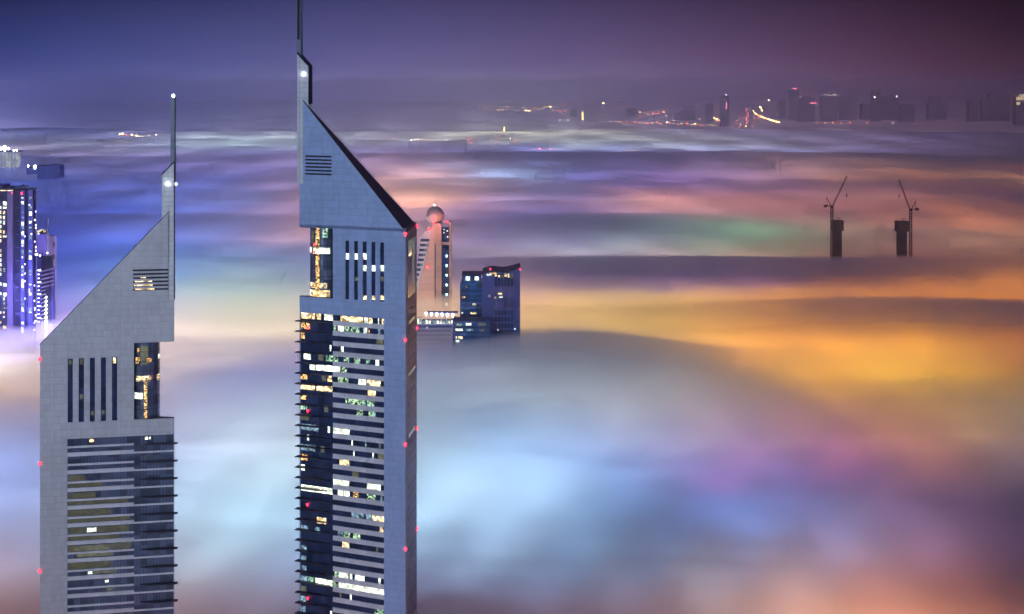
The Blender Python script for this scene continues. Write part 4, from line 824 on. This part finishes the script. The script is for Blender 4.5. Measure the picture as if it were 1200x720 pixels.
# tower at the right edge with lit top rooms
r_ = base('edge_tower', 1206, 11500, label='far dark tower at the right edge with bright yellow rooms at its top', cat='skyscraper'); K = Kit(r_, 11500)
K.box('wall', 'far', 1191, 1222, 113, None, 0, 90); K.box('crown', 'far', 1194, 1218, 110.6, 113, 6, 60)
for a, y, w_, hh in ((1191.2,113.6,4.4,4),(1196.5,112.6,3.2,4.6),(1200.6,113,4,4),(1191.4,120,4,3)): K.box('window_glow', 'warm', a, a+w_, y, y+hh, -8, 6)
for a in (1195, 1198.5): K.box('window_glow', 'white', a, a+2, 110.9, 112, -2, 6)
# street and ramp lights of the far city: masts with a lantern
def smast(D, lampm):
    p = 0
m = MB(); m.bar((0,0,0),(0,0,24),1.0); me_m = m.build('street_light', P['dark'])
m = MB(); m.lathe([(1.2,23),(3.4,25),(4.0,28),(2.6,31),(.8,32)], n=8); me_l = m.build('lantern', P['orange'], me_m)
proto_used = False
GRP = 'street lights of the far city'
def light_at(px, py, D, mt, k=1.0, label=None, cat='street light'):
    global proto_used
    if not proto_used: o = me_m; proto_used = True
    else: o = copy_tree(me_m)
    p = at(px, py, D); sc_ = D/13000*k*.82
    o.location = (p.x, D, max(p.z-28*sc_, 0) if D < 16000 else 0); o.scale = (sc_, sc_, sc_)
    tag(o, label or LBL[mt], cat, GRP)
    ch = [c for c in o.children][0]
    if mt != 'orange':
        if mt not in lamp_mesh: q = me_l.data.copy(); q.materials[0] = P[mt]; lamp_mesh[mt] = q
        ch.data = lamp_mesh[mt]
lamp_mesh = {}
LBL = {'orange': 'tiny orange street light in the far city beyond the fog', 'gold': 'tiny golden street light in the far city beyond the fog', 'pink': 'tiny red street light in the far city beyond the fog', 'pale': 'tiny pale street light in the far city beyond the fog'}
rnd = random.Random(11)
def Dg(py): return min(CAMZ*F/(py-HZ), 24000) if py > HZ+4 else 24000
pts = []
for x_, y_, mt, k in ((567,129,'pink',1),(576,132.6,'gold',1.1),(583,132,'gold',.9),(586,132.5,'orange',.9),(589,131,'gold',.8),(594,128.8,'gold',1.2),(597,129.3,'pink',1),(607,132.5,'pale',.9),(612,129,'gold',.9),(616,133,'gold',1),(619,133.4,'gold',1.1),(621,133.4,'gold',1.1),(625,131,'orange',.9),(628,129,'pink',.9),(631,131.5,'gold',.9),
   (638,127.8,'gold',.8),(642,129,'gold',1.2),(645,129.4,'gold',1.3),(648,132.6,'gold',.9),(654,132.8,'orange',1),(658,134,'pink',.8),(662,133.6,'orange',1),(660.5,113,'pink',.7),(660.5,122,'pink',.8),(660.5,127,'pink',.9),(707,127,'gold',1.9),(705,129.5,'pink',.8),(706,119.5,'orange',.7),
   (656,143,'pale',.7),(661,143.4,'pale',.6),(666,143.2,'pale',.7),(560,132,'pale',.7),(554,131,'pale',.6),
   (140.5,157,'gold',1.2),(143,157.6,'orange',1.5),(144,156.6,'gold',1.2),(148,158,'orange',1),(154.5,158,'gold',1.4),(160,159,'gold',1.4),(183,158,'pale',1),(163,159.6,'pale',.7),(167,160,'pale',.6),(174,159,'pale',.6)):
    pts.append((x_, y_, mt, k))
for i in range(34): pts.append((715+i*5.0+rnd.uniform(-2,2), 145.5+i*.16+rnd.uniform(-.6,.9), rnd.choice(['orange','orange','gold','pale','pink']), rnd.uniform(.7,1.15)))
for i in range(26): pts.append((745+rnd.uniform(0,36), 130+rnd.uniform(0,9), rnd.choice(['orange','orange','gold','pink','pale']), rnd.uniform(.5,.85)))
for i in range(24): pts.append((785+rnd.uniform(0,125), 139+rnd.uniform(0,8), rnd.choice(['orange','gold','orange','pink']), rnd.uniform(.5,.9)))
for i in range(22): pts.append((690+rnd.uniform(0,60), 128+rnd.uniform(0,14), rnd.choice(['orange','orange','gold','pink','pale']), rnd.uniform(.4,.6)))
for i in range(16): pts.append((546+rnd.uniform(0,70), 158+rnd.uniform(0,11), rnd.choice(['pale','pink','orange']), rnd.uniform(.4,.7)))
for x_ in (957,967,976,986,996,1016,1046,1072.5): pts.append((x_, 147.3+(1.5 if x_ > 1070 else 0), 'orange' if x_ != 1046 else 'pale', 1.0))
for i in range(20):
    u_ = i/19; pts.append((883+30*u_, 133.5+13.5*u_**.55, rnd.choice(['gold','gold','orange']), 1.15))
for i in range(9): pts.append((875.5+rnd.uniform(-1.2,1.2), 131+i*2, 'orange', .9))
for x_, y_, mt, k in ((891,133.5,'gold',2.4),(893,134.4,'gold',1.6),(901,121.8,'pale',1.9),(837,142,'gold',1.2),(840,143.5,'gold',1.3),(843,145,'orange',1.2),(459,163,'pink',1),(482,164.5,'pale',.9),(486,163.8,'pale',.9),(490,163.3,'pale',.9),(500,164,'pink',1),(523,164.5,'pale',.9),(1006,170/1.6,'pink',.8)): pts.append((x_, y_, mt, k))
for x_, y_, mt, k in pts: light_at(x_, y_, Dg(y_) if y_ < 152 else 208*F/(y_-HZ)*.87, mt, k)
# lit low fronts among them
P['litg'] = glow('golden_front', (1,.7,.25), 5)
for nm, a, b, y0, y1, mt, D, lb, ct in (('lit_facade',681.8,683.6,131.5,140.6,'litg',13000,'thin upright golden lit facade in the far city','building'),('lit_facade',590.2,591.6,149,154.5,'litg',9300,'short upright orange lit facade in front of the far city','building'),
     ('ship',738,746,176.2,177.6,'litg',5000,'low golden lit roof beside the flat dark roof in the fog','building')):
    nm = 'lit_building'
    r_ = base(nm, (a+b)/2, D, label=lb, cat=ct); K = Kit(r_, D)
    K.box('wall', 'far', a-.8, b+.8, y0-.6, None, 0, 30); K.box('lit_front', mt, a, b, y0, y1, -1.5, 1)
for i, (x_, y_, lb) in enumerate(((632.5,174.6,'left of two red beacon lamps glowing on the far fog'),(645,174.8,'right of two red beacon lamps glowing on the far fog'))):
    r_ = base('beacon_mast', x_, 5150, label=lb, cat='beacon', group='red beacons on the far fog'); K = Kit(r_, 5150)
    m = MB(); m.bar((0,0,0),(0,0,K.z(y_)),2.2,1.2); m.build('mast', P['dark'], r_); K.ball('lamp', 'rosy', x_, y_, 3.6 if i == 0 else 2.6, 0)
